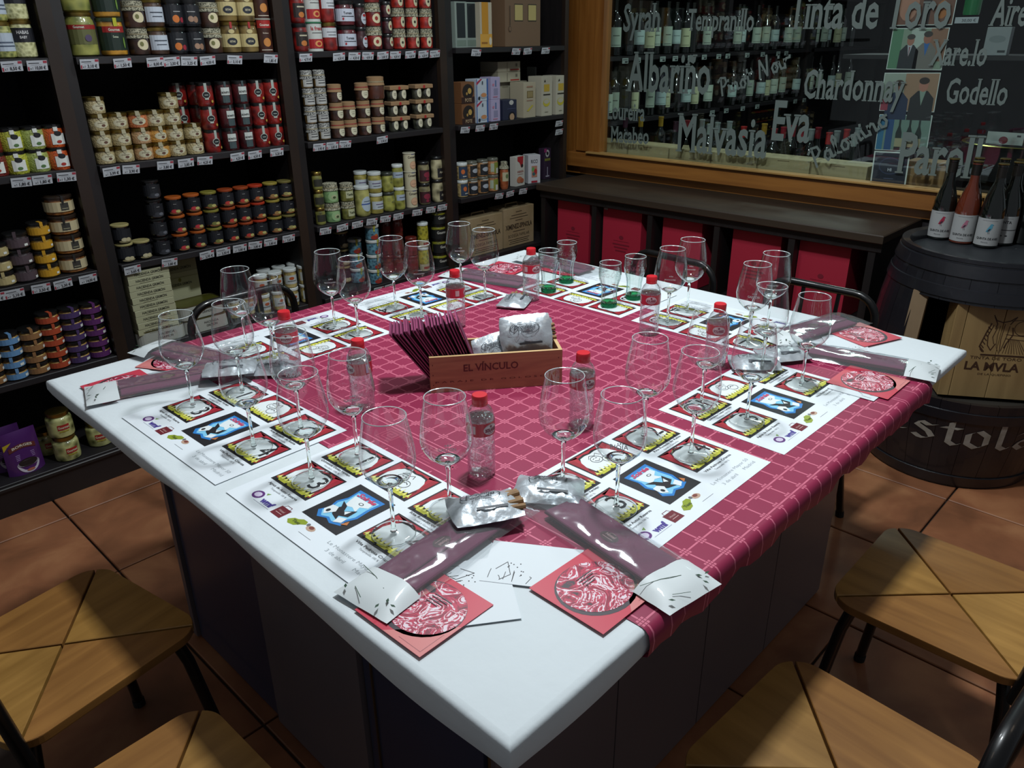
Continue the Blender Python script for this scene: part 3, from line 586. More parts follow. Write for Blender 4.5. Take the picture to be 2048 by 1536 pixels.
# cartons
carton('greenbox', 'grey-green carton, dark window', .068, .04, .20, '7d8a82', [('r', .15, .22, .85, .97, '141c20'), ('r', .1, .04, .9, .17, '66756a')])
carton('yellowbox', 'yellow carton with tall window', .072, .04, .20, 'a8a08c', [('r', 0, 0, 1, .3, 'c09038'), ('r', .15, .3, .7, 1, 'b07c1c'), ('o', .85, .14, .12, .09, 'bdb8a8'), ('r', .1, .08, .6, .12, '8a5a1c')])
carton('kraftbox', 'kraft box with two windows', .235, .09, .235, '6a523c', [('r', .26, .5, .5, .84, '2c2418'), ('r', .27, .52, .49, .82, 'ab9c62'), ('r', .64, .5, .88, .84, '2c2418'), ('r', .65, .52, .87, .82, 'ab9c62'), ('o', .13, .35, .04, .06, '3a2c20'), ('o', .13, .35, .03, .045, '6a523c'), ('r', .12, .42, .14, .8, '3a2c20')], name='gift_box')
carton('pote', 'brown carton reading POTE', .068, .06, .078, '6a4528', [('o', .5, .55, .42, .36, '1c1412'), ('r', 0, 0, 1, .3, '2c1712'), ('o', .62, .58, .14, .14, 'a88a48'), ('o', .4, .46, .07, .07, '9a7a40'), ('t', .5, .08, .16, 'a08a6c', 'POTE')])
carton('whiteblue', 'white-blue biscuit carton', .062, .06, .082, 'a8b2bc', [('r', .88, 0, 1, 1, '28508c'), ('r', 0, 0, .06, 1, '28508c'), ('p', '9a2440', [(.0, .72), (.0, .84), (.34, 1), (.5, 1)]), ('o', .6, .24, .3, .13, '8c9aa8'), ('o', .6, .27, .24, .1, 'b07a50'), ('o', .2, .14, .1, .08, '1c2430'), ('r', .45, .76, .55, .9, '38424c')])
carton('lilac', 'lilac biscuit carton', .05, .06, .084, '9a92b0', [('r', .3, .2, .75, .5, '7c7a96'), ('r', .45, .58, .6, .86, '54688c'), ('o', .25, .66, .1, .06, 'a86a80'), ('r', .2, .1, .7, .14, 'a86a80')])
carton('navy', 'navy carton with white badge', .08, .06, .078, '1c2138', [('o', .62, .86, .16, .12, 'a8a8a4'), ('o', .65, .14, .26, .26, '0c0e18'), ('o', .65, .14, .17, .18, 'a08468'), ('r', .3, .54, .9, .56, '4a5070')])
carton('beige_tall', 'tall beige turrón carton', .072, .075, .14, 'a29a84', [('r', .28, .56, .8, .76, '6a5a38'), ('r', .32, .58, .76, .74, '8a7c54'), ('p', 'b0a440', [(.25, .2), (.7, .36), (.82, .34), (.4, .18)]), ('r', .25, .48, .75, .5, '94705c'), ('r', .25, .86, .75, .9, '94705c')])
carton('banana', 'tall cream carton, yellow square', .066, .075, .16, 'a9a594', [('r', .22, .62, .74, .80, 'b09434'), ('o', .46, .34, .32, .1, 'b0a434'), ('o', .46, .37, .26, .06, 'a9a594'), ('r', .15, .53, .8, .56, '26261e'), ('p', '26261e', [(.2, .86), (.3, .93), (.36, .86)]), ('r', .3, .1, .6, .12, '8a8674')])
carton('flatred', 'flat beige carton with red stripe', .13, .10, .04, 'a29b86', [('r', .55, .12, .95, .26, '9a3028'), ('t', .82, .48, .3, '33302a', '18'), ('r', .4, .1, .42, .9, '6a6454')])
carton('beige_plain', 'plain beige carton behind others', .07, .06, .14, '97917e', [('r', .2, .84, .7, .88, '7a7462')])
carton('cannwhite', 'white carton block at the back', .13, .05, .05, '8e928c', [('r', .4, .2, .9, .6, '7e827c')])
carton('nutbag', 'white packet of nuts, red ribbon', .062, .03, .125, 'b2b0a8', [('p', '9a1c24', [(.2, 1.0), (.85, 1.0), (.8, .72), (.6, .62), (.45, .78), (.2, .86)]), ('o', .7, .68, .12, .06, '1c1a1c'), ('t', .5, .46, .07, '8c3c34', 'VARIADA'), ('r', .2, .4, .8, .41, '8c3c34'), ('o', .4, .22, .3, .11, 'a86a4c'), ('o', .66, .18, .2, .08, '9a5438')], name='packet', cat='packet')
carton('ricci', 'white carton reading RICCI', .058, .05, .122, 'b0b0b4', [('t', .5, .72, .12, '26282c', 'RICCI', .62), ('r', .28, .22, .74, .62, 'a0705c'), ('o', .4, .5, .12, .08, '5c8c4c'), ('o', .6, .42, .13, .1, '9a2424'), ('o', .45, .34, .12, .06, '30585c'), ('r', .25, .03, .75, .1, '8c1c2c')])
carton('purplepack', 'dark purple snack packet', .045, .03, .135, '2a1a30', [('o', .5, .84, .28, .12, 'a8a8a8'), ('o', .5, .84, .16, .06, '1c1c20'), ('r', .1, .6, .9, .68, '6c6c2c'), ('r', .44, .1, .56, .4, '8a8494'), ('o', .5, .1, .3, .03, '8a8494'), ('r', 0, .88, .35, 1, '7c2458')], name='packet', cat='packet')
carton('bluebox', 'bright blue small box', .052, .05, .09, '1c3c80', [('r', .1, .74, .7, .88, 'b09868'), ('r', .34, .3, .62, .64, 'b85c24'), ('r', .1, .06, .6, .2, 'a0987c')])
carton('pouch', 'x', .1, .1, .1, WHITE)
carton('grimon_flat', 'flat olive oil box reading HACIENDA GRIMÓN', .158, .22, .0245, '9c9c7e', [('t', .5, .34, .38, '2c2c24', 'HACIENDA GRIMÓN', .85), ('r', .25, .12, .6, .17, '6c6c54')], name='oil_box')
carton('grimon_big', 'large olive oil box reading HACIENDA GRIMÓN', .158, .15, .16, 'a0a082', [('t', .5, .66, .06, '2c2c24', 'HACIENDA GRIMÓN', .75), ('r', .25, .60, .7, .61, '6c6c54'), ('o', .5, .8, .04, .05, '6c6c2c'), ('r', 0, .86, 1, .87, '7a7a3c')], name='oil_box')
carton('grimon_top', 'low olive box on the large oil box', .158, .15, .055, '8e8e72', [('t', .5, .2, .2, '3c3c30', 'HACIENDA GRIMÓN', .75)], name='oil_box')
# tins with rounded ends
def tin(key, desc, w, d, h):
    pts = []
    for cx, cy, a0 in ((w/2-.03, d/2-.03, 0), (-w/2+.03, d/2-.03, 90), (-w/2+.03, -d/2+.03, 180), (w/2-.03, -d/2+.03, 270)):
        for k in range(6): a = math.radians(a0+k*18); pts.append((cx+.03*math.cos(a), cy+.03*math.sin(a)))
    n = len(pts)
    def shell(z0, z1, s, m, gg, top=False, bot=False):
        vs = [(x*s, y*s, z0) for x, y in pts]+[(x*s, y*s, z1) for x, y in pts]; fs = [(i, (i+1) % n, n+(i+1) % n, n+i) for i in range(n)]
        if top: fs.append(tuple(range(n, 2*n)))
        if bot: fs.append(tuple(range(n))[::-1])
        gg.add(vs, fs, m)
    tm_ = mat('tin_olive', '5c5c22', .35, .6)
    g = G(); shell(0, h-.004, 1, tm_, g, bot=True); shell(h-.004, h, 1.01, mat('tin_rim', '8a8458', .35, .8), g); shell(h-.003, h-.0025, .97, tm_, g, top=True)
    g2 = G(); shell(h*.02, h*.9, 1.006, pc('9a9c94'), g2); mx = frame((-w/2, -d/2*1.006-.001, 0), (1, 0, 0), (0, 0, 1))
    g2.text('HACIENDA', pc('2c2c2c'), mx, h*.16, at=(w*.58, h*.55), align='c', z=.0005, sx=.9); g2.text('GRIMÓN', pc('2c2c2c'), mx, h*.16, at=(w*.58, h*.3), align='c', z=.0005, sx=.9)
    KINDS[key] = ('oil_tin', [('tin_body', g.mesh('tin_body')), ('paper_wrap', g2.mesh('paper_wrap'))], desc, 'tin', h, w/2)
tin('tin', 'white-wrapped olive oil tin', .19, .11, .058)

SHELF = {1.52: 'top shelf', 1.17: 'upper shelf', .815: 'middle shelf', .485: 'lower shelf', .124: 'bottom shelf'}
BAYN = ['leftmost bay', 'second bay', 'third bay', 'corner bay']
TIER = {1: [''], 2: ['bottom', 'top'], 3: ['bottom', 'middle', 'top'], 4: ['bottom', 'second', 'third', 'top']}
ORD = 'first second third fourth fifth sixth seventh eighth ninth tenth eleventh twelfth thirteenth fourteenth fifteenth sixteenth seventeenth'.split()
SCL = {0: (1.0, 1.0), 1: (1.14, 1.08), 2: (1.28, 1.22), 3: (1.3, 1.26)}
def row(bay, z, items, scl=None):
    """items: (pixel column of the stack's foot, kind or list of kinds bottom to top, tiers[, extra depth])"""
    items = sorted(items, key=lambda q: q[0]); sr, sh = scl or SCL[bay]
    for si, it in enumerate(items):
        px, kd, nt = it[:3]; dy = it[3] if len(it) > 3 else 0; rz = it[4] if len(it) > 4 else None
        ks = kd if isinstance(kd, list) else [kd]*nt; zz = z; n = len(ks)
        k0 = KINDS[ks[0]]; y = YF+.012+k0[5]*sr+dy if ks[0] not in ('duo', 'tin') and k0[3] not in ('box', 'packet') else YF+.05+dy
        x = x_at(px, y, z)
        for ti, k in enumerate(ks):
            nm, parts, desc, cat, h, r = KINDS[k]
            tw = TIER.get(n, [ORD[q] for q in range(n)])[ti]
            lab = '%s, %s in %s stack, %s, %s' % (desc, tw, ORD[min(si, 16)], SHELF[z], BAYN[bay])
            if not tw: lab = '%s, %s on the %s, %s' % (desc, ORD[min(si, 16)], SHELF[z], BAYN[bay])
            j = 0 if cat == 'box' or nm == 'gift_pack' else random.uniform(-.22, .22)
            o_ = inst(nm, parts, lab, cat, (x+random.uniform(-.001, .001), y+random.uniform(-.001, .001), zz+.0002), (rz if rz is not None else -.1+j), group='%ss on the shelves' % nm.replace('_', ' '))
            o_.scale = (sr, sr, sh); zz += h*sh+.0004
row(0, 1.52, [(12, 'green_beans', 2), (54, 'baby_beans', 2)])
row(0, 1.17, [(-4, 'pesto_red', 2), (38, 'pesto_yellow', 2), (81, 'pesto_green', 2), (123, 'pesto_orange', 2)])
row(0, .815, [(12, 'cream_tub', 3), (53, 'grey_tub', 3), (100, 'yellow_tub', 4), (149, 'amber_wide', 4)])
row(0, .485, [(-8, 'tan_tub', 3), (35, 'blue_tub', 4), (79, 'tan_tub', 4), (119, 'red_tub', 5), (161, 'violet_tub', 5), (202, 'purple_tub', 5)])
row(0, .124, [(138, 'artichoke_fat', 2), (100, 'artichoke_fat', 1, .10), (203, 'artichoke_fat', 1, .03)])
row(1, 1.52, [(172, 'olives_big', 2), (230, 'mushrooms_big', 2), (281, 'honey_cloth', 2), (320, 'white_label', 2), (357, 'black_orange', 2), (392, 'black_mush', 2), (428, 'honey_cloth', 2), (464, 'setas', 2), (499, 'setas', 2), (532, 'brown_can', 2)])
row(1, 1.17, [(213, 'foie_cream', 4), (251, 'foie_cream', 3), (290, ['foie_pink', 'foie_pink', 'foie_orange'], 3), (323, ['foie_amber', 'foie_amber', 'foie_cream'], 3), (356, 'foie_cream', 4), (391, 'foie_cream', 2),
              (428, 'pepper_medal', 3), (464, 'pepper_square', 3), (496, 'pepper_square', 3), (526, 'pepper_medal', 3), (555, 'pepper_medal', 3), (375, 'pepper_medal', 3, .10), (408, 'pepper_medal', 3, .10)], (1.13, 1.12))
row(1, .815, [(254, 'garlic_dark', 2), (288, 'garlic_dark', 1), (327, 'tap_black', 4), (365, 'tap_orange', 3), (400, 'tap_orange', 3), (433, 'tap_olive', 3), (465, 'tap_rust', 3), (495, 'tap_rust', 3), (523, 'tap_red', 3), (552, 'tap_mustard', 3), (580, 'tap_khaki', 3)], (1.16, 1.03))
row(1, .485, [(470, 'white_beans', 1, .04), (498, 'white_beans', 1, .04), (530, 'white_beans', 2), (559, 'white_beans', 2), (587, 'white_beans', 2), (615, 'white_beans', 2), (536, 'white_beans', 2, .07), (566, 'white_beans', 2, .07), (594, 'white_beans', 2, .07)])
row(2, 1.52, [(603, 'tomato_dark', 2), (631, 'fresca_can', 2), (661, 'tomato_white', 2), (695, 'jam_wide', 2), (724, 'jam_tag', 2), (750, 'jam_cloth', 3), (777, 'jam_small_dark', 3), (800, 'jam_tall_cloth', 3), (827, 'jam_tall_cloth', 3), (854, 'jam_tall_cloth', 3)])
row(2, 1.17, [(626, 'check_cloth', 4), (650, 'check_cloth', 4), (677, 'kraft_tag', 3), (702, 'kraft_tag', 2), (730, 'kraft_tag', 3), (758, ['kraft_tag', 'kraft_tag', 'kraft_big'], 3), (797, 'duo', 3), (845, 'duo', 3)])
row(2, .815, [(643, 'small_olive', 3), (667, 'green_cloth', 2), (698, 'brown_cloth', 2), (727, 'tall_blue', 1), (754, 'white_lid_pickle', 2), (779, 'artichoke', 2), (800, 'tall_artichoke', 2), (824, 'face_can', 3), (850, 'red_gherkin', 2), (876, 'garlic_net', 2), (726, 'white_lid_pickle', 2, .07)])
row(2, .485, [(752, 'berries', 4), (716, 'berries', 3, .08), (778, 'sauce_red', 3, .1), (800, 'sauce_red', 3, .06), (826, 'sauce_red', 2), (849, 'asparagus', 2), (880, 'asparagus_black', 4), (690, 'garlic_dark', 3, .12)])
row(3, 1.52, [(917, 'greenbox', 1, 0, 0), (938, 'greenbox', 1, .03, 0), (966, 'yellowbox', 1, 0, 0), (1032, 'kraftbox', 1, .03, 0)], (1.12, 1.0))
row(3, 1.17, [(927, 'pote', 2, 0, 0), (955, 'whiteblue', 2, 0, 0), (981, 'lilac', 2, 0, 0), (1009, 'navy', 1, 0, 0), (1046, 'beige_tall', 1, .01, 0), (1080, 'banana', 1, .0, 0), (1108, 'banana', 1, .0, 0),
              (1002, ['beige_plain', 'flatred', 'flatred'], 3, .13, 0), (1032, 'beige_plain', 1, .14, 0), (1082, ['beige_tall', 'cannwhite'], 2, .19, 0)])
row(3, .815, [(925, 'bean_blue', 2), (945, 'bean_can', 2), (966, 'bean_can', 2), (986, 'bean_green', 2), (1008, 'sauce_bottle', 1), (1035, 'nutbag', 1, 0, .1), (1063, 'ricci', 1, .01, -.35), (1089, 'purplepack', 1, .04, 0), (1109, 'bluebox', 1, .06, 0)])
KIN = [(KINDS['grimon_flat'], .635, 2.62, .531+i*.0249, 'flat HACIENDA GRIMÓN oil box, %s up from the tin under the stack' % ORD[i]) for i in range(10)]
for K, x, y, z, l in KIN: inst(K[0], K[1], l, 'box', (x, y, z), random.uniform(-.02, .02), 'oil boxes on the shelves')
inst('oil_tin', KINDS['tin'][1], 'olive oil tin under the stack of flat olive oil boxes', 'tin', (.645, 2.565, .4852), 0, 'oil tins')
inst('oil_tin', KINDS['tin'][1], 'lower of two white-wrapped oil tins beside the olive oil boxes', 'tin', (.83, 2.565, .4852), 0, 'oil tins')
inst('oil_tin', KINDS['tin'][1], 'upper of two white-wrapped oil tins beside the olive oil boxes', 'tin', (.82, 2.567, .5436), .03, 'oil tins')
inst('oil_box', KINDS['grimon_big'][1], 'large olive oil box reading HACIENDA GRIMÓN behind the tins', 'box', (.80, 2.71, .55), 0, 'oil boxes on the shelves')
g = G(); g.box((0, 0, .0325), (.158, .15, .065), pc('8e8e72'), b=.001); t = tag(link('oil_box', g.mesh('oil_box'), None, (.80, 2.71, .4852)), 'plain olive box at the foot of the large oil box', 'box', 'oil boxes on the shelves')
inst('oil_box', KINDS['grimon_top'][1], 'low olive oil box on top of the large oil box', 'box', (.80, 2.71, .7102), 0, 'oil boxes on the shelves')
# cardboard wine carriers
CB = mat('cardboard', '84714f', .8, noise=(14, '958264', .5))
for x0, x1, h, nm, y in ((2.31, 2.575, .205, 'left', 2.60), (2.58, 2.83, .215, 'right', 2.60)):
    t = thing('wine_carrier', 'brown cardboard wine carrier printed XIMENEZ-SPINOLA, %s one' % nm, 'box', ((x0+x1)/2, y, .4852), 0, 'cardboard wine carriers')
    w = x1-x0-.006; g = G(); g.box((0, 0, h/2), (w, .12, h), CB, b=.002); part('box_body', g, t)
    g = G(); g.tube([(-.05, 0, h-.004), (-.045, 0, h+.014), (.045, 0, h+.014), (.05, 0, h-.004)], .004, CB, 6); part('handle', g, t)
    g = G(); mx = frame((-w/2, -.0606, 0), (1, 0, 0), (0, 0, 1)); k = pc('2c241a')
    g.text('XIMENEZ-SPINOLA', k, mx, h*.12, w*.88, at=(w*.06, h*.46), bold=.03)
    for q, (zz, ww) in enumerate(((.88, .2), (.8, .5), (.73, .6), (.66, .24), (.38, .4), (.17, .7), (.12, .6), (.07, .66))): g.rect(w*(.5-ww/2), h*zz, w*(.5+ww/2), h*(zz+.015), k, mx)
    g.text('BODEGA FAMILIAR', k, mx, h*.08, w*.7, at=(w*.15, h*.24)); part('printing', g, t)
# purple stand-up pouches on the bottom shelf
def pouch(loc, rz, label):
    t = thing('pouch', label, 'packet', loc, rz, 'purple pouches'); W_, H_ = .125, .165; n = 10
    g = G(); PU = mat('purple_foil', '4a2260', .35, .1, coat=.4)
    for s_ in (-1, 1):
        vs = []
        for j in range(n+1):
            for i in range(n+1):
                u, v = i/n*2-1, j/n; b = .026*(1-abs(u)**3)*(1-v)**.6*(1 if v < .98 else 0)
                vs.append((u*W_/2*(1-.05*v), s_*(b+.0008), v*H_))
        fs = [(j*(n+1)+i, j*(n+1)+i+1, (j+1)*(n+1)+i+1, (j+1)*(n+1)+i) for j in range(n) for i in range(n)]
        g.add(vs, fs if s_ < 0 else [f[::-1] for f in fs], PU)
    part('foil_bag', g, t, True)
    g = G()
    def bulge(x, z): u, v = x/(W_/2), z/H_; return -(.026*(1-min(1, abs(u))**3)*(1-v)**.6+.0022)
    def put(pts, c, dz=0): g.add([(x, bulge(x, z)-dz, z) for x, z in pts], [tuple(range(len(pts)))], pc(c))
    E = lambda cx, cz, rx, rz_, a=0, b=2*PI, n=18: [(cx+rx*math.cos(a+(b-a)*i/n), cz+rz_*math.sin(a+(b-a)*i/n)) for i in range(n if b-a > 6 else n+1)]
    put([(-.058, .10), (-.058, .122), (-.03, .13)], 'b09a20')
    for i in range(8):
        x0 = -.045+i*.09/8; x1 = x0+.09/8; zc = lambda x: .100+.010*math.cos(x/.045*PI/2)
        put([(x0, zc(x0)-.010), (x1, zc(x1)-.010), (x1, zc(x1)+.008), (x0, zc(x0)+.008)], '5a2420', .0002)
    vs, fs, tw = text_mesh('BORGES', .03); k = .068/tw
    g.add([(v[0]*k-.034, bulge(v[0]*k-.034, .105)-.0012, .1005+.006*math.cos((v[0]*k-.034)/.034*PI/2)+v[1]*.013) for v in vs], fs, pc('cfc4b4'))
    put(E(.004, .04, .038, .036, PI, 2*PI), 'b0a8b4', .0003); put(E(.004, .041, .037, .012), '8a8290', .0006); put(E(.004, .044, .032, .015), '1c0f10', .0009); put(E(.006, .014, .014, .005), 'a05a4a', .0010)
    for i in range(4): put([(-.03, .078-i*.006), (.034, .08-i*.006), (.034, .0775-i*.006), (-.03, .0755-i*.006)], '8a70a0', .0004)
    part('printed_front', g, t)
px0 = x_at(57, YF+.05, .124)
pouch((px0, YF+.06, .1245), .1, 'purple stand-up pouch with a bowl of dark fruit, front one')
pouch((px0-.035, YF+.13, .1245), .05, 'purple pouch mostly hidden behind the front pouch on bottom shelf')

# price tags on the shelf edges
TAGW = pc('b7bcc2', .4); TAGR = pc('a03a48'); TAGK = pc('1c1e24')
tag_n = {}
def price(px, py, s, bay, z):
    x = on(px, py, 1, YF-.004)[0]; zz = z-.022
    k = (bay, z); tag_n[k] = tag_n.get(k, 0)+1
    t = thing('price_tag', 'price tag reading %s, %s along %s, %s' % (s, ORD[tag_n[k]-1], SHELF[z] if z in SHELF else ('the corner upright, upper one' if py < 255 else 'the corner upright, lower one'), BAYN[bay]), 'price tag', (x, YF-.005, zz), random.uniform(-.03, .03), 'shelf price tags')
    a = random.uniform(-.06, .06); mx = Matrix.Rotation(a, 4, 'Y') @ frame((0, 0, 0), (1, 0, 0), (0, -.25, 1)); W_, H_ = .060, .031
    g = G(); g.box((0, 0, 0), (W_, H_, .001), TAGW, mx); part('tag_card', g, t)
    g = G(); g.rect(W_*.3, H_*.22, W_*.49, H_*.46, TAGR, mx, .0008); g.rect(-W_*.48, -H_*.46, -W_*.4, -H_*.1, TAGR, mx, .0008) if random.random() < .7 else None
    g.rect(-W_*.42, H_*.2, W_*.1, H_*.27, TAGK, mx, .0008); g.rect(-W_*.3, H_*.05, W_*.2, H_*.09, pc('8a8f96'), mx, .0008)
    g.text(s, TAGK, mx, H_*.32, W_*.52, at=(-W_*.12, -H_*.38), z=.0009, bold=.03); g.text('x1', TAGK, mx, H_*.25, at=(-W_*.38, -H_*.38), z=.0009); part('tag_print', g, t)
for bay, z, l in [(0, 1.52, [(22, 126, '8,50 €'), (72, 121, '10,00 €')]), (0, 1.17, [(42, 362, '1,80 €'), (84, 358, '1,80 €'), (133, 354, '1,30 €')]),
    (0, .815, [(-12, 590, '2,10 €'), (27, 580, '2,10 €'), (80, 569, '3,50 €'), (124, 560, '2,30 €'), (174, 550, '14,00 €')]),
    (1, 1.52, [(177, 120, '3,10 €'), (243, 116, '1,50 €'), (309, 117, '8,00 €'), (342, 115, '2,50 €'), (377, 115, '3,25 €'), (414, 113, '4,00 €'), (468, 111, '3,10 €'), (540, 107, '1,85 €')]),
    (1, 1.17, [(222, 338, '3,99 €'), (262, 339, '3,90 €'), (330, 328, '3,80 €'), (371, 322, '2,85 €'), (409, 318, '4,25 €'), (474, 309, '4,20 €'), (509, 305, '4,50 €'), (553, 301, '5,20 €')]),
    (1, .815, [(263, 530, '3,65 €'), (337, 514, '3,80 €'), (412, 500, '2,95 €'), (445, 494, '3,30 €'), (478, 487, '3,80 €'), (509, 482, '3,80 €'), (540, 477, '3,80 €'), (576, 469, '3,60 €')]),
    (2, 1.52, [(610, 104, '4,70 €'), (677, 106, '4,50 €'), (708, 106, '4,50 €'), (735, 106, '4,90 €'), (765, 104, '3,80 €'), (790, 103, '4,00 €'), (820, 100, '4,60 €'), (846, 98, '4,20 €'), (869, 100, '4,10 €')]),
    (2, 1.17, [(638, 290, '3,95 €'), (664, 287, '3,85 €'), (690, 288, '2,45 €'), (764, 276, '3,90 €')]),
    (2, .815, [(650, 455, '3,00 €'), (684, 448, '6,95 €'), (714, 442, '5,10 €'), (743, 436, '6,45 €'), (770, 431, '5,40 €'), (796, 426, '3,80 €'), (834, 419, '3,30 €'), (861, 413, '6,95 €'), (884, 409, '5,90 €')]),
    (2, .485, [(757, 575, '2,80 €'), (779, 570, '4,20 €'), (676, 598, '1,90 €')]),
    (3, 1.52, [(952, 97, '3,50 €'), (1032, 95, '5,85 €'), (1055, 94, '5,35 €'), (1091, 93, '7,35 €')]), (3, 1.17, [(930, 257, '9,90 €'), (960, 255, '9,30 €'), (987, 252, '9,85 €')]),
    (3, .815, [(998, 388, '3,90 €'), (1020, 383, '4,70 €'), (1046, 376, '4,30 €')])]:
    for px, py, s in l: price(px, py, s, bay, z)
for py, s in ((248, '3,90 €'), (265, '4,90 €')):
    z = on(1108, py, 1, YF-.004)[2]
    t = price(1118, py, s, 3, round(z+.022, 3)); t
# ================================================================== COUNTER UNDER THE WINDOW
ct = thing('sideboard', 'long dark wooden sideboard with open compartments under the window', 'sideboard', (3.0, 1.6, 0))
g = G(); g.box((3.03, 1.553, .802), (.46, 1.886, .036), mat('counter_top', '2a2119', .5, noise=((12, 1.5, 12), '3a2e22', .5)), b=.004); up(ct, g, 'countertop')
g = G(); g.box((2.835, 1.553, .763), (.02, 1.87, .04), BLK, b=.003); up(ct, g, 'apron')
for y in (2.47, on(1193, 480, 0, 2.86)[1], on(1304, 480, 0, 2.86)[1], on(1436, 500, 0, 2.86)[1], on(1584, 520, 0, 2.86)[1], .655):
    g = G(); g.box((3.03, y, .39), (.40, .03, .78), BLK, b=.003); up(ct, g, 'divider')
g = G(); g.box((3.03, 1.553, .385), (.40, 1.87, .03), BLK); up(ct, g, 'shelf')
g = G(); g.box((3.225, 1.553, .39), (.02, 1.87, .78), BLK); up(ct, g, 'back_panel')
RB = pc('a01c34', .6); RB2 = pc('741428', .6)
for i, (px0_, px1_, nm) in enumerate(((1113, 1180, 'nearest the wall shelving'), (1203, 1283, 'second from the wall shelving, tag on its corner'), (1322, 1404, 'middle one of five'), (1463, 1564, 'fourth from the wall shelving'), (1599, 1706, 'nearest the barrel'))):
    y0, y1 = on(px0_+2, 480, 0, 2.88)[1], on(px1_-3, 500, 0, 2.88)[1]; ym = (y0+y1)/2; h = .345
    t = thing('wine_case', 'red cardboard case standing under the sideboard, '+nm, 'box', (2.90, ym, .4005), 0, 'red wine cases')
    g = G(); g.box((.08, 0, h/2), (.20, y0-y1, h), RB, b=.003); part('case_body', g, t)
    g = G(); mx = frame((-.0212, (y0-y1)/2, 0), (0, -1, 0), (0, 0, 1)); w = y0-y1
    g.rect(w*.3, h*.48, w*.7, h*.485, RB2, mx)
    for q in range(3): g.rect(w*(.28+.04*q), h*(.42-.05*q), w*(.72-.04*q), h*(.44-.05*q), RB2, mx)
    g.ell(w*.5, h*.54, w*.06, h*.03, RB2, mx)
    if i == 1: g.rect(w*.02, h*.93, w*.12, h*1.0, pc('8a8c90'), mx, .001)
    part('printing', g, t)

# ================================================================== THE WINE CELLAR BEHIND THE GLASS
ws = thing('cellar_shelving', 'dark wine shelving behind the window glass', 'shelving', (5.4, 2.7, 0))
for z in (.75, 1.095, 1.455, 1.83):
    g = G(); g.box((5.4, YF+.2, z-.012), (4.3, .4, .024), BLKS); up(ws, g, 'shelf')
g = G(); g.box((5.4, YF+.39, 1), (4.4, .02, 2.1), mat('shelf_back', '0e0c10', .8)); up(ws, g, 'back_panel')
for x in (3.36, 4.75, 6.1, 7.5):
    g = G(); g.box((x, YF+.2, 1), (.05, .4, 2.1), BLK); up(ws, g, 'upright')
g = G(); g.box((3.65, 1.555, .41), (.62, 1.88, .82), BLK); lg = tag(link('cellar_bench', g.mesh('bench')), 'low dark bench behind the glass under the bottles', 'bench')
BG = mat('bottle_glass', '0a0f0c', .08, coat=1); 
def bottle_mesh(burg, gm, r=.0375, h=.30):
    g = G()
    if burg: pf = [(0, 0), (r*.85, .0), (r, .006), (r, .12), (r*.93, .15), (r*.7, .185), (r*.42, .22), (r*.37, .245), (r*.37, h-.008), (r*.42, h-.006), (r*.42, h-.002), (0, h-.001)]
    else: pf = [(0, 0), (r*.85, .0), (r, .006), (r, .185), (r*.9, .205), (r*.5, .225), (r*.37, .24), (r*.37, h-.008), (r*.42, h-.006), (r*.42, h-.002), (0, h-.001)]
    g.lathe(pf, gm, 20); return g.mesh('bottle_body', True)
bm_ = {k: bottle_mesh(k == 'burg', BG) for k in ('burg', 'bord')}
pink_b = bottle_mesh(True, mat('rose_glass', '6c2c20', .08, coat=1))
def capsule(col, r=.0375, h=.30, metal=.15):
    g = G(); g.lathe([(r*.39, h-.055), (r*.39, h-.008), (r*.44, h-.007), (r*.44, h+.0005), (0, h+.001)], mat('capsule_'+col, col, .3, metal), 14); return g.mesh('capsule', True)
caps = {c: capsule(c) for c in ('8a1f2c', '14140f', '8f9a9a', 'a8862c', 'a02424', '3c2230')}
def lab_mesh(col, z0, z1, half, r=.0378, extra=None):
    g = G(); g.band(r, z0, z1, pc(col), 0, math.radians(half))
    if extra: g.band(r+.0004, z0+(z1-z0)*.55, z0+(z1-z0)*.6, pc(extra), 0, math.radians(half*.5))
    if extra: g.band(r+.0004, z0+(z1-z0)*.08, z0+(z1-z0)*.11, pc(extra), 0, math.radians(half*.7))
    return g.mesh('paper_label')
labs = [lab_mesh('a9b8a8', .05, .155, 62, extra='5c665c'), lab_mesh('b3b793', .04, .15, 55, extra='6a6c50'), lab_mesh('a6bcb8', .06, .14, 65, extra='6a7a78'), lab_mesh('9aa898', .05, .16, 50, extra='4a504a')]
def wine(label, loc, rz, shape='bord', lab=None, cap=None, group='wine bottles in the cellar', body=None):
    ps = [('bottle_body', body or bm_[shape])]
    if lab is not None: ps.append(('paper_label', lab))
    if cap: ps.append(('capsule', caps[cap]))
    return inst('wine_bottle', ps, label, 'bottle', loc, rz, group)
cols = list(caps)
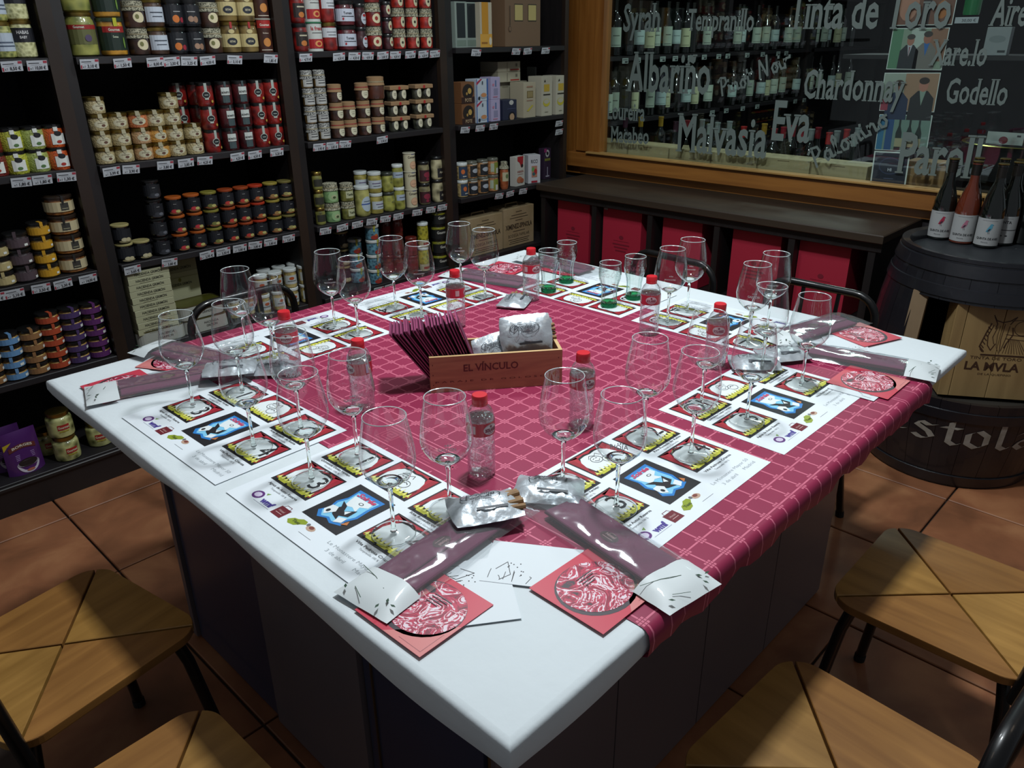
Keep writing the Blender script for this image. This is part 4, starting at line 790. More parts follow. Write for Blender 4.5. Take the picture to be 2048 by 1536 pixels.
for z, nm, xs in ((1.455, 'upper', [1205, 1231, 1252, 1278, 1294, 1310, 1328, 1350, 1365, 1383, 1407, 1419, 1436, 1446, 1468, 1481, 1492, 1511, 1525, 1547, 1555, 1575, 1587, 1601, 1613, 1628, 1641, 1652, 1668, 1682, 1697]),
                  (1.095, 'lower', [1209, 1228, 1247, 1268, 1282, 1299, 1316, 1330, 1342, 1352, 1366, 1388, 1409, 1430, 1457, 1467, 1477, 1497, 1515, 1530, 1540, 1561, 1585, 1594, 1612, 1634, 1655, 1672, 1690])):
    last_x = 0
    for i, px in enumerate(xs):
        x = x_at(px, YF+.06, z)
        if x < 3.44 or min(abs(x-u) for u in (4.75, 6.1, 7.5)) < .07 or (last_x and x-last_x < .08): continue
        last_x = x
        # a bottle in the photo shows a label, or only a dark glint
        l = labs[(i*7+(1 if z > 1.3 else 0)) % 4] if (i*5 % 7) not in (3,) else None
        w = 'pale label' if l else 'no visible label'
        wine('dark wine bottle with %s, %s along the %s cellar shelf' % (w, (ORD+['%dth' % q for q in range(18, 40)])[i], nm), (x, YF+.05+(.02 if i % 2 else 0), z+.0003), -.75+random.uniform(-.2, .2), 'bord' if i % 3 else 'burg', l, '14140f' if i % 4 else None)
for i in range(22):
    px = [1250, 1282, 1322, 1352, 1376, 1405, 1421, 1437, 1461, 1490, 1512, 1530, 1552, 1570, 1590, 1606, 1624, 1640, 1660, 1676, 1694, 1712][i]
    cp = ['3c2230', 'a8862c', 'a8862c', '3c2230', '8a1f2c', '8f9a9a', '8f9a9a', '8f9a9a', '8f9a9a', 'a02424', '14140f', 'a8862c', '8a1f2c', '8a1f2c', '8a1f2c', '8a1f2c', '8f9a9a', '8a1f2c', 'a02424', '8f9a9a', 'a02424', '8f9a9a'][i]
    hh = .30; p = on(px, [262, 240, 242, 245, 228, 240, 236, 232, 232, 236, 244, 246, 240, 238, 232, 246, 258, 240, 262, 258, 264, 262][i], 0, 3.51+.095*(i % 3))
    nmc = {'3c2230': 'plum', 'a8862c': 'gold', '8a1f2c': 'crimson', '8f9a9a': 'silver', 'a02424': 'bright red', '14140f': 'black'}[cp]
    wine('dark bottle with %s capsule, %s in the row behind the crates' % (nmc, (ORD+['%dth' % q for q in range(18, 40)])[i]), (p[0], p[1], .8202), 1, 'burg' if i % 2 else 'bord', None, cp)
for i, px in enumerate((1716, 1790, 1812, 1830)):
    p = on(px, 262, 0, 3.80); cp = ['8f9a9a', '8f9a9a', '8a1f2c', '8a1f2c'][i]
    wine(['silver-capped bottle beside the lowest window photograph', 'silver-capped bottle behind the dark blue card', 'crimson-capped bottle behind the dark blue card', 'crimson-capped bottle right of the dark blue card'][i], (p[0], p[1], .8202), 1, 'burg', None, cp)
PLY = wood('crate_wood', '8c8060', 'a89c76', (14, 2, 20), .6, rnd=.1)
edges = [2.52, 2.24, 1.965, 1.705, 1.44, 1.165, .893]
for i in range(6):
    y0, y1 = edges[i], edges[i+1]; t = thing('wine_crate', 'pale wooden wine crate lying behind the glass, %s from left' % ORD[i], 'crate', (3.36, (y0+y1)/2, .8205), 0, 'wooden wine crates behind the glass')
    h = .188; g = G(); w = y0-y1-.005; g.box((0, 0, h/2), (.15, w, h), PLY, b=.002); part('crate_body', g, t)
    g = G(); g.rect(-.03, .176, .03, .179, pc('5a4a30'), frame((-.0756, 0, 0), (0, -1, 0), (0, 0, 1))); g.rect(-w/2+.002, .01, -w/2+.005, h-.005, pc('5a4a30'), frame((-.0756, 0, 0), (0, -1, 0), (0, 0, 1))); part('stamp', g, t)
p = on(1842, 378, 0, 3.30); t = thing('wine_crate', 'small upright wooden crate with rubbed stamp, right of the blue card', 'crate', (3.36, p[1], .8205), 0, 'wooden wine crates behind the glass')
g = G(); g.box((0, 0, .115), (.12, .165, .23), wood('crate_warm', '7a5a34', '8c6c44', (14, 2, 20), .6), b=.002); part('crate_body', g, t)
g = G(); mx = frame((-.0606, 0, 0), (0, -1, 0), (0, 0, 1)); g.ell(-.01, .15, .035, .045, pc('64482a'), mx); g.ell(-.01, .15, .02, .03, pc('7a5a34'), mx, .0004); g.rect(-.06, .212, .06, .216, pc('8a8468'), mx, .0004); part('stamp', g, t)
g = G(); mx = frame((0, 0, 0), (1, 0, 0), (0, 0, 1)); g.box((0, 0, 0), (.06, .03, .001), pc('8f9a96'), mx); ctm = g.mesh('tag_card')
g = G(); g.rect(-.024, .004, .02, .007, TAGK, mx, .0008); g.rect(-.004, -.011, .022, -.002, TAGK, mx, .0008); ctp = g.mesh('tag_print')
for z, nm, ps in ((1.43, 'upper', (1250, 1275, 1325, 1350, 1380, 1408, 1437, 1455, 1494, 1525, 1556, 1572)), (1.07, 'lower', (1424, 1452, 1485, 1514, 1560, 1590, 1608))):
    for i, px in enumerate(ps):
        inst('price_tag', [('tag_card', ctm), ('tag_print', ctp)], 'small grey price tag, %s along the %s cellar shelf edge' % (ORD[i], nm), 'price tag', (x_at(px, YF-.004, z), YF-.006, z), 0, 'cellar price tags')
# bottle, tag and leaflet hanging on the right part of the cellar
p = on(1942, 30, 0, 3.9); t = thing('green_bottle', 'bright green bottle at the top right behind the glass', 'bottle', (p[0], p[1], p[2]), 0)
g = G(); g.lathe([(0, 0), (.035, 0), (.037, .01), (.037, .16), (.015, .22), (.015, .28), (0, .28)], mat('green_glass', '1f7a44', .2, coat=1), 18); part('bottle_body', g, t, True)
g = G(); mx = frame((-.05, .0, -.035), (0, -1, 0), (0, 0, 1)); g.rect(-.05, 0, .05, .026, TAGW, mx); g.text('30,00 €', TAGK, mx, .012, .06, at=(-.02, .006), z=.001); part('price_card', g, t)
g = G(); g.box((4.1, .35, 1.455), (.36, 2.0, .02), BLKS); tag(link('cellar_board', g.mesh('board')), 'dark cellar shelf board at upper right behind the glass', 'shelf')
p = on(1992, 88, 0, 3.92); t = thing('wine_box', 'white label pack at the right of the cellar shelf, under the lettering Aire', 'box', (p[0]+.03, p[1], 1.466), 0)
g = G(); g.box((0, 0, .06), (.05, .10, .12), pc('969c9e'), b=.001); part('box_body', g, t); g = G(); mx = frame((-.0256, 0, 0), (0, -1, 0), (0, 0, 1)); g.ell(0, .07, .035, .015, pc('828a8c'), mx); g.rect(.01, .012, .042, .022, pc('2c3034'), mx); part('printing', g, t)

# ================================================================== BARREL
bx, by, bh = 2.765, .215, .86
BB = mat('black_paint', '121318', .38, coat=.3, noise=(6, '17181f', .5), bump=(9, .25))
bt = thing('barrel', 'big black painted wine barrel with a cut-out front and white blackletter writing', 'barrel', (bx, by, 0))
def br(z):                                              # barrel radius at height
    t = (z/bh-.5)*2; return .355-.058*t*t
ang = math.atan2(CAM.y-by, CAM.x-bx)+.35               # front of the barrel
def barrel_wall(a0, a1, z0, z1, thick=.02, m=BB, seg=None, nz=10):
    seg = seg or max(3, int(abs(a1-a0)/.12)); g = G(); vs = []; fs = []
    for k in range(2):
        for j in range(nz+1):
            z = z0+(z1-z0)*j/nz
            for i in range(seg+1):
                a = a0+(a1-a0)*i/seg; r = br(z)-k*thick; vs.append((r*math.cos(a), r*math.sin(a), z))
    n = seg+1; L = n*(nz+1)
    for j in range(nz):
        for i in range(seg):
            q = j*n+i; fs.append((q, q+1, q+1+n, q+n)); fs.append((L+q, L+q+n, L+q+1+n, L+q+1))
    for i in range(seg): fs.append((i, L+i, L+i+1, i+1)); q = nz*n+i; fs.append((q, q+1, L+q+1, L+q))
    return g.add(vs, fs, m), vs, n, L, nz
def on_barrel(px, z):                                   # angle of the barrel surface seen at a pixel column
    best = None
    for i in range(400):
        a_ = ang-1.5+2.4*i/399; p_ = (bx+br(z)*math.cos(a_), by+br(z)*math.sin(a_), z); e = abs(proj(p_)[0]-px)
        if best is None or e < best[0]: best = (e, a_)
    return best[1]
aL, aR = on_barrel(1808, .56), ang+.75
cz0, cz1 = .365, .715                                   # cut-out bottom and top
NS = 24; S0 = aL-4*PI/12                                # staves start at the left side of the cut-out
for k in range(NS):                                     # staves
    a0 = aL+2*PI*k/NS; a1 = a0+2*PI/NS*.985; mid = (a0+a1)/2
    if aL < mid < aR:
        g, *_ = barrel_wall(a0, a1, 0, cz0, seg=3, nz=5); part('stave', g, bt)
        g, *_ = barrel_wall(a0, a1, cz1, bh, seg=3, nz=3); part('stave', g, bt)
    else:
        g, *_ = barrel_wall(a0, a1, 0, bh, seg=3, nz=12); part('stave', g, bt)
for z0, z1 in ((.01, .055), (.29, .33), (.725, .765), (.80, .845)):
    g = G(); g.lathe([(br(z0)+.001, z0), (br(z0)+.005, z0+.002), (br(z1)+.005, z1-.002), (br(z1)+.001, z1)], BB, 48); part('hoop', g, bt, True)
g = G(); g.lathe([(br(bh)-.03, bh-.05), (br(bh)-.022, bh), (br(bh)+.004, bh+.003), (br(bh)+.006, bh-.01)], BB, 48); part('rim', g, bt, True)
g = G(); g.disc(br(bh)-.02, bh-.035, mat('barrel_head', '24282c', .5), 40); part('barrel_head', g, bt)
g = G(); g.disc(.33, cz0-.01, mat('barrel_floor', '2a2620', .7), 40); part('inner_shelf', g, bt)
RAW = wood('raw_oak', '6a5844', '8a7458', (10, 10, 1.5), .7, rnd=.05)
for a, z_ in ((aL+.035, 0), (aR-.03, 0)):                # bare wooden jambs of the cut-out
    g = G(); r0 = br(.53)-.012
    P0 = Vector(((br(cz0)-.01)*math.cos(a), (br(cz0)-.01)*math.sin(a), cz0)); P1 = Vector(((br(cz1)-.01)*math.cos(a), (br(cz1)-.01)*math.sin(a), cz1+.01))
    g.bar(P0, P1, .052, .016, RAW); part('cut_edge', g, bt)
# blackletter word on the lower staves
BLt = {'E': ([[(1.0, 2.5), (.35, 2.2), (.15, 1.5), (.2, .6), (.6, .05), (1.15, .35)], [(.3, 1.35), (.9, 1.6), (1.15, 1.35)], [(.75, 2.3), (1.15, 2.1), (1.35, 2.35)]], 1.5),
       's': ([[(1.05, 1.45), (.75, 1.3), (.35, 1.5), (.15, 1.15), (.75, .75), (.95, .35), (.6, .05)], [(.05, .25), (.35, .05), (.6, .05)]], 1.25),
       't': ([[(.45, 2.0), (.4, .25), (.7, 0), (.9, .2)], [(.05, 1.45), (.85, 1.5)]], 1.05),
       'o': ([[(.6, 1.55), (.15, 1.2), (.15, .35), (.6, 0), (1.0, .35), (1.0, 1.15), (.6, 1.55)]], 1.3),
       'l': ([[(.45, 2.5), (.3, 2.2), (.3, .25), (.6, 0), (.8, .2)]], .95),
       'a': ([[(.15, 1.3), (.6, 1.55), (.95, 1.2), (.95, .25), (1.2, 0)], [(.95, .75), (.35, .75), (.15, .35), (.5, 0), (.95, .35)]], 1.3)}
g = G(); x = 0; ff = []
WHT = mat('white_stencil', 'a09c94', .6, noise=(30, '8a8478', .4))
k = .078
tmp = G()
for c in 'Estola':
    st, w = BLt[c]
    nib([[(x+q[0]*.95, q[1]) for q in s_] for s_ in st], .34, math.radians(38), WHT, Matrix.Identity(4), tmp); x += w*1.0
# start so that the E sits where the photo shows it
aS, aL2 = on_barrel(1828, .24), on_barrel(1990, .24)
kx = (aL2-aS)/3.6; aE = aS-1.5*kx
out = []
for v in tmp.v:
    a_ = aE+v[0]*kx; z = .192+v[1]*.047; r = br(z)+.0015; out.append((r*math.cos(a_), r*math.sin(a_), z))
g.add(out, tmp.f, WHT); part('blackletter_writing', g, bt)
# the crate reading LA MULA inside the cut-out
ca = ang; dirv = Vector((math.cos(ca), math.sin(ca), 0)); rt = Vector((-math.sin(ca), math.cos(ca), 0))
cw, ch_ = .37, .345
CW = wood('pine_crate', '8a7048', 'a68a5c', (16, 16, 2), .55, coat=.1, rnd=.05)
pc0 = Vector((bx, by, 0))+dirv*.275+rt*.02
t = thing('wine_crate', 'square pine crate face with a mule head drawing and LA MULA inside the barrel', 'crate', (pc0.x, pc0.y, cz0+.004), 0)
mxc = frame((0, 0, 0), -rt if False else rt, (0, 0, 1))
BRN = pc('3c2414')
for i in range(3):
    x0, x1 = [(-cw/2, -cw/2+.035), (-cw/2+.037, -.03), (-.028, cw/2)][i]
    g = G(); g.box(((x0+x1)/2, ch_/2, .0), (x1-x0, ch_, .012), CW, mxc, b=.001); part('plank', g, t)
g = G(); g.box((0, ch_/2, -.045), (cw, ch_, .07), CW, mxc); part('crate_body', g, t)
g = G(); md = mxc @ Matrix.Translation((0, 0, .0068))
md = md @ Matrix.Translation((-.018, .024, 0)) @ Matrix.Diagonal((.72, .88, 1, 1))
def sk(pts, w=.0022): g.line([(a_*cw, b_*ch_) for a_, b_ in pts], w, BRN, md)
sk([(.02, .88), (.36, .92), (.36, .42)]); sk([(-.22, .46), (.30, .46)], .007); sk([(.02, .72), (.34, .70)]); sk([(.02, .67), (.34, .65)])
sk([(.20+.10*math.cos(q*PI/10), .80+.085*math.sin(q*PI/10)) for q in range(21)])
for q in range(9): sk([(.06+.015*q, .66), (.03+.035*q, .49)])
sk([(-.16, .92), (-.11, .84), (-.12, .78)], .004); sk([(-.17, .94), (-.13, .88), (-.05, .86), (.03, .88), (.10, .93), (.04, .84)], .004)
sk([(-.18, .84), (-.22, .72), (-.26, .56), (-.2, .5)], .006); sk([(-.15, .82), (-.19, .7), (-.17, .58), (-.12, .52), (-.08, .6)], .004)
sk([(-.1, .8), (-.13, .68), (-.1, .6)], .003); sk([(-.02, .84), (-.03, .66), (-.01, .5)], .003); sk([(.04, .82), (.03, .7), (.0, .52)], .003); sk([(.08, .8), (.1, .72), (.05, .62), (.03, .56)], .005)
sk([(-.07, .82), (-.08, .7), (-.06, .56), (-.01, .48)], .002)
for q in range(7): sk([(-.21-.006*q, .8-.045*q), (-.17-.008*q, .77-.045*q)], .004)
g.text('TINTA DE TORO', BRN, md, .012, cw*.62, at=(-cw*.34, ch_*.405))
g.text('LA MVLA', BRN, md, .034, cw*.66, at=(-cw*.38, ch_*.27), bold=.03); g.text('DE LA QUEPINO', BRN, md, .008, cw*.4, at=(-cw*.2, ch_*.21))
part('burned_drawing', g, t)
# bottles standing on the barrel
def bird(g, r, a, z, c, pale=False):
    kk = .011
    pts = [(-.9, -1.0), (-.2, -1.1), (.5, -.4), (.9, .5), (.8, 1.2), (1.2, 1.3), (.8, 1.6), (.3, 1.7), (0, 1.1), (-.5, .1)]
    g.wrap([(a*r+p[0]*kk, z+p[1]*kk, .0004) for p in pts], [tuple(range(len(pts)))], pc(c), r)
    g.wrap([(a*r+p[0]*kk, z+p[1]*kk, .0008) for p in [(-.6, -.9), (.1, -.7), (.5, .1), (.0, 0)]], [(0, 1, 2, 3)], pc('2a2030'), r)
    for q in (-.2, .15): g.wrap([(a*r+p[0]*kk, z+p[1]*kk, .0006) for p in [(q, -1.7), (q+.08, -1.7), (q+.08, -1.0), (q, -1.0)]], [(0, 1, 2, 3)], pc('3a3030'), r)
gold = '8a7430'; g = G(); g.lathe([(.0165, .255), (.0165, .302)], mat('capsule_dark', '16130f', .35), 14); g.lathe([(.019, .3015), (.0195, .304), (.017, .3065), (0, .307)], mat('gold_disc', 'a8935a', .25, 1), 16); caps[gold] = g.mesh('capsule', True)
bb = bottle_mesh(True, BG, .042); rb = bottle_mesh(True, mat('rose_glass_dark', '5e2818', .08, coat=1), .042)
def birdlab(c, two=False, rr=.0425):
    g = G(); g.band(rr, .012, .112, pc('9c9e9e'), 0, math.radians(72), seg=18)
    if not two:
        bird(g, rr+.0006, .05, .075, c); g.wtext('QUINTA DE AVES', rr+.0006, .05, .034, .008, pc('2c2c30'), bold=.02, sx=.85); g.wtext('Moravia', rr+.0006, -.1, .022, .005, pc('5a5a5e'))
    else:
        g.band(rr+.0005, .060, .0625, pc('26262a'), 0, math.radians(72)); g.wtext('QUINTA', rr+.0006, -.1, .086, .010, pc('2c2c30'), bold=.02)
        for q in (-.5, -.1, .3): g.oval(rr+.0006, q, .04, .009, .005, pc('303034'))
    g.band(rr+.0005, .104, .1048, pc('5a5a5e'), 0, math.radians(35)); return g.mesh('paper_label')
face = math.atan2(CAM.y-by, CAM.x-bx)+PI/2
tops = [(1905, 316, 'front bottle with crimson bird label on the barrel', '98203c', 0), (1957, 322, 'pink rosé bottle with slim bird label on the barrel', 'a06478', 1), (2007, 327, 'dark bottle with pale blue bird label on the barrel', '4a8aa0', 0),
        (2037, 324, 'dark bottle with wavy striped label at the barrel front', None, 2), (1940, 309, 'dark bottle behind the crimson bird bottle', None, 3), (1954, 301, 'dark rear bottle behind the rosé bottle', None, 3), (1987, 316, 'dark bottle between rosé and pale blue bird bottles', None, 3),
        (2007, 300, 'rearmost dark bottle behind the pale blue bird bottle', None, 3), (2030, 303, 'rear dark bottle near the right edge on the barrel', None, 3)]
bz = bh-.0345; done_b = []
for px, py, lb, c, kd in tops:
    p = on(px, py, 2, bz+.305); q = Vector((p[0]-bx, p[1]-by)); 
    if q.length > .25: q *= .25/q.length
    for _ in range(60):
        for o_ in done_b:
            d_ = q-o_
            if d_.length < .087: q = o_+(d_.normalized() if d_.length > 1e-4 else Vector((1, 0)))*.0875
        if q.length > .25: q *= .25/q.length
    done_b.append(q.copy()); p = Vector((bx+q.x, by+q.y, 0))
    lm = birdlab(c) if kd < 2 else (birdlab(None, True) if kd == 2 else None)
    wine(lb, (p[0], p[1], bz), face+.0, 'burg', lm, gold, 'bottles on the barrel', body=rb if kd == 1 else bb)
# round black stand with a brass rim inside the cellar, a note lying on it
p = on(2000, 290, 0, 3.62)
t = thing('bar_stand', 'round black stand with a thin brass rim behind the glass at the right edge', 'table', (3.62+.16, p[1]-.05, .0), 0)
hb = p[2]
g = G(); g.lathe([(.20, 0), (.20, hb-.16), (.235, hb-.15), (.24, hb-.004), (0, hb-.004)], mat('stand_black', '0f1014', .4, coat=.2), 36); part('stand_body', g, t, True)
g = G(); g.lathe([(.238, hb-.006), (.243, hb-.002), (.238, hb+.002), (.225, hb-.003)], mat('brass', '8f8a50', .3, 1), 36); part('rim', g, t, True)
q = on(2003, 292, 0, 3.60); t = thing('note_card', 'white note with a red seal propped on the brass-rimmed stand', 'card', (3.63, q[1], hb), 0)
g = G(); g.box((0, 0, .028), (.002, .145, .052), pc('a9b0ac')); part('card_sheet', g, t)
g = G(); mx = frame((-.0014, 0, .028), (0, -1, 0), (0, 0, 1)); g.ell(-.005, -.008, .018, .016, pc('6c2430'), mx); g.rect(.045, .008, .06, .016, pc('3a3c40'), mx); part('printing', g, t)
# ================================================================== TABLE
TX, TY = 1.709, 1.569
isl = thing('table', 'large dark cabinet island used as a tasting table', 'table', (.85, .8, 0))
LAC = mat('charcoal_lacquer', '645c60', .4, coat=.2, noise=(2.5, '6a6062', .6)); NAVY = mat('navy_lacquer', '333a50', .35, coat=.2)
g = G(); g.box((TX/2, TY/2, TH-.018), (TX-.01, TY-.01, .030), LAC, b=.003); up(isl, g, 'tabletop')
X0, X1, Y0, Y1 = .155, 1.56, .2, 1.42
g = G(); g.box(((X0+X1)/2, (Y0+Y1)/2, .39), (X1-X0-.03, Y1-Y0-.03, .77), mat('dark_core', '131317', .6)); up(isl, g, 'carcass')
for y0, y1, m in ((1.42, 1.395, LAC), (1.39, .965, NAVY), (.96, .565, LAC), (.56, .535, NAVY), (.53, .22, NAVY)):
    g = G(); d = .018 if m is LAC else .012; g.box((X0+.012-(.006 if m is LAC else 0), (y0+y1)/2, .39), (d, y0-y1-.003, .76), m, b=.0015); up(isl, g, 'cabinet_panel')
for y in (.53, .205):
    g = G(); g.box((X0+.004, y, .39), (.004, .003, .76), mat('gold_edge', '6a5438', .4, .6)); up(isl, g, 'edge_strip')
for i in range(4):
    x0 = X0+.01+(X1-X0-.02)*i/4; x1 = X0+.01+(X1-X0-.02)*(i+1)/4
    g = G(); g.box(((x0+x1)/2, Y0+.006, .39), (x1-x0-.004, .014, .76), LAC, b=.0015); up(isl, g, 'cabinet_panel')
g = G(); g.box((X1-.006, (Y0+Y1)/2, .39), (.014, Y1-Y0, .76), LAC, b=.0015); up(isl, g, 'cabinet_panel')
g = G(); g.box(((X0+X1)/2, Y1-.006, .39), (X1-X0, .014, .76), LAC, b=.0015); up(isl, g, 'cabinet_panel')
# white cloth: rounded fold over the edge, uneven hem
CLOTH = mat('white_tablecloth', 'd3dbdf', .85, noise=(5, 'cdd5d9', .5), bump=(40, .10), sheen=.1)
def drape(x0, y0, x1, y1, drop, off, z, amp, nseg=60, inner=None, sides='all'):
    pts = []
    c = [(x0, y0), (x1, y0), (x1, y1), (x0, y1)]
    for k in range(4):
        a, b = c[k], c[(k+1) % 4]
        for i in range(nseg): pts.append((a[0]+(b[0]-a[0])*i/nseg, a[1]+(b[1]-a[1])*i/nseg, k))
    prof = [(-.010, 0, 0), (-.003, -.0008, 0), (.001, -.003, 0), (.003, -.007, 0), (.0035, -.012, .0), (.0036, -.015, .0), (.003, -.6, .4), (-.004, -1, .8)]
    nr = [(0, -1), (1, 0), (0, 1), (-1, 0)]; vs = []; N = len(pts)
    for o_, dz, wv in prof:
        for i, (x, y, k) in enumerate(pts):
            s = i/nseg; w = math.sin(s*5.1)+.6*math.sin(s*11.7+1)+.3*math.sin(s*23.)
            nx, ny = nr[k]
            f = i % nseg
            if f == 0: pn = nr[(k-1) % 4]; nx, ny = (nx+pn[0]), (ny+pn[1])
            oo = o_+off+wv*(.004*w+.003); d = dz if dz > -.5 else dz*(drop+amp*w)
            vs.append((x+nx*oo, y+ny*oo, z+d))
    fs = []
    for j in range(len(prof)-1):
        for i in range(N): a = j*N+i; b = j*N+(i+1) % N; fs.append((a, a+N, b+N, b))
    return vs, fs, N
vs, fs, N = drape(0, 0, TX, TY, .042, .004, TH, .007)
g = G(); 
# top surface as a grid-free cap with gentle relief
nx_, ny_ = 40, 38; base = len(vs)
fs = [f[::-1] for f in fs]
g.add(vs, fs, CLOTH); g.add(vs[:N], [tuple(range(N))], CLOTH)
tc_ = tag(link('tablecloth', g.mesh('tablecloth', True)), 'white paper tablecloth with a soft fold over the table edge', 'tablecloth')
# burgundy runner with a woven lattice
def runner_material():
    m = bpy.data.materials.new('burgundy_damask'); m.use_nodes = True; n, l = nodes(m); b = n['Principled BSDF']
    tc = n.new('ShaderNodeTexCoord'); sp = n.new('ShaderNodeSeparateXYZ'); l.new(tc.outputs['Object'], sp.inputs[0])
    def mth(op, a, b_=None, c=None):
        q = n.new('ShaderNodeMath'); q.operation = op
        for i, v in enumerate((a, b_, c)):
            if v is None: continue
            if isinstance(v, (int, float)): q.inputs[i].default_value = v
            else: l.new(v, q.inputs[i])
        return q.outputs[0]
    def lat(c, p, o): # signed distance to the nearest lattice line
        return mth('SUBTRACT', mth('MULTIPLY', mth('FRACT', mth('ADD', mth('DIVIDE', mth('SUBTRACT', c, o), p), .5)), p), p/2)
    dx = lat(sp.outputs[0], .04533, .6857); dy = lat(sp.outputs[1], .04485, .6340)
    ax, ay = mth('ABSOLUTE', dx), mth('ABSOLUTE', dy)
    lt = lambda a, v: mth('LESS_THAN', a, v); gt = lambda a, v: mth('GREATER_THAN', a, v)
    l1 = mth('MULTIPLY', lt(ax, .0016), gt(ay, .0085)); l2 = mth('MULTIPLY', lt(ay, .0016), gt(ax, .0085))
    def dot(a): return lt(mth('ABSOLUTE', mth('SUBTRACT', mth('MULTIPLY', mth('FRACT', mth('ADD', mth('DIVIDE', a, .0055), .5)), .0055), .00275)), .0020)
    cl = mth('MULTIPLY', mth('MULTIPLY', lt(ax, .0083), lt(ay, .0083)), mth('MULTIPLY', dot(dx), dot(dy)))
    pat = mth('MINIMUM', mth('ADD', mth('ADD', l1, l2), cl), 1)
    X = sp.outputs[0]
    cx = mth('ABSOLUTE', mth('SUBTRACT', X, .849))       # distance from the runner's middle
    inside = lt(cx, .415)
    pat = mth('MULTIPLY', pat, mth('MAXIMUM', inside, gt(cx, .50)))
    for r in (.424, .434, .492): pat = mth('MAXIMUM', pat, lt(mth('ABSOLUTE', mth('SUBTRACT', cx, r)), .0012))
    mix = n.new('ShaderNodeMix'); mix.data_type = 'RGBA'; mix.inputs[6].default_value = (*srgb('8c2748'), 1); mix.inputs[7].default_value = (*srgb('cc6c84'), 1)
    l.new(mth('MULTIPLY', pat, .95), mix.inputs[0]); l.new(mix.outputs[2], b.inputs['Base Color']); b.inputs['Roughness'].default_value = .5
    b.inputs['Specular IOR Level'].default_value = .35
    bp = n.new('ShaderNodeBump'); bp.inputs['Strength'].default_value = .4; bp.inputs['Distance'].default_value = .002; l.new(pat, bp.inputs['Height']); l.new(bp.outputs[0], b.inputs['Normal'])
    return m
RUN = runner_material(); RX0, RX1 = .267, 1.433
g = G(); prof = [(-.055, -.002), (-.050, .004)]
line_ = []
NS_ = 40
for i in range(NS_+1):
    x = RX0+(RX1-RX0)*i/NS_; w = .006*math.sin(i*.9)+.004*math.sin(i*2.3)
    col = [(x, .010, -.058+w), (x, -.013-.002*math.sin(i*1.3), -.045+w), (x, -.0155, -.022), (x, -.0125, -.007), (x, -.006, -.0005), (x, .0, .0012), (x, .02, .0014)]
    col += [(x, TY*q, .0014) for q in (.1, .3, .5, .7, .9)]
    col += [(x, TY-.02, .0014), (x, TY, .0012), (x, TY+.006, -.0005), (x, TY+.0125, -.007), (x, TY+.0155, -.022), (x, TY+.013, -.045+w)]
    line_.append(col)
m_ = len(line_[0]); vs = [(p[0], p[1], TH+p[2]) for c in line_ for p in c]
fs = [(i*m_+j, (i+1)*m_+j, (i+1)*m_+j+1, i*m_+j+1) for i in range(NS_) for j in range(m_-1)]
g.add(vs, fs, RUN); rn = tag(link('table_runner', g.mesh('table_runner', True)), 'burgundy patterned cloth laid across the middle of the white tablecloth', 'tablecloth')
# Greek keys and snowflakes woven in the border bands
KEY = mat('woven_thread', 'a8405c', .5); g = G()
for s_ in (-1, 1):
    for q in range(12):
        cx, cy = .849+s_*.463, .07+q*.13; k = .0042
        sp_ = [(-5, -5), (-5, 5), (5, 5), (5, -5), (-3, -5), (-3, 3), (3, 3), (3, -3), (-1, -3), (-1, 1), (1, 1), (1, -1)]
        g.line([(cx+a*k, cy+b*k) for a, b in sp_], .0022, KEY, None, TH+.00165)
        for a in range(4): g.line([(cx+.010*math.cos(a*PI/4), cy+.065+.010*math.sin(a*PI/4)), (cx-.010*math.cos(a*PI/4), cy+.065-.010*math.sin(a*PI/4))], .0022, KEY, None, TH+.00165)
part('woven_border', g, rn)

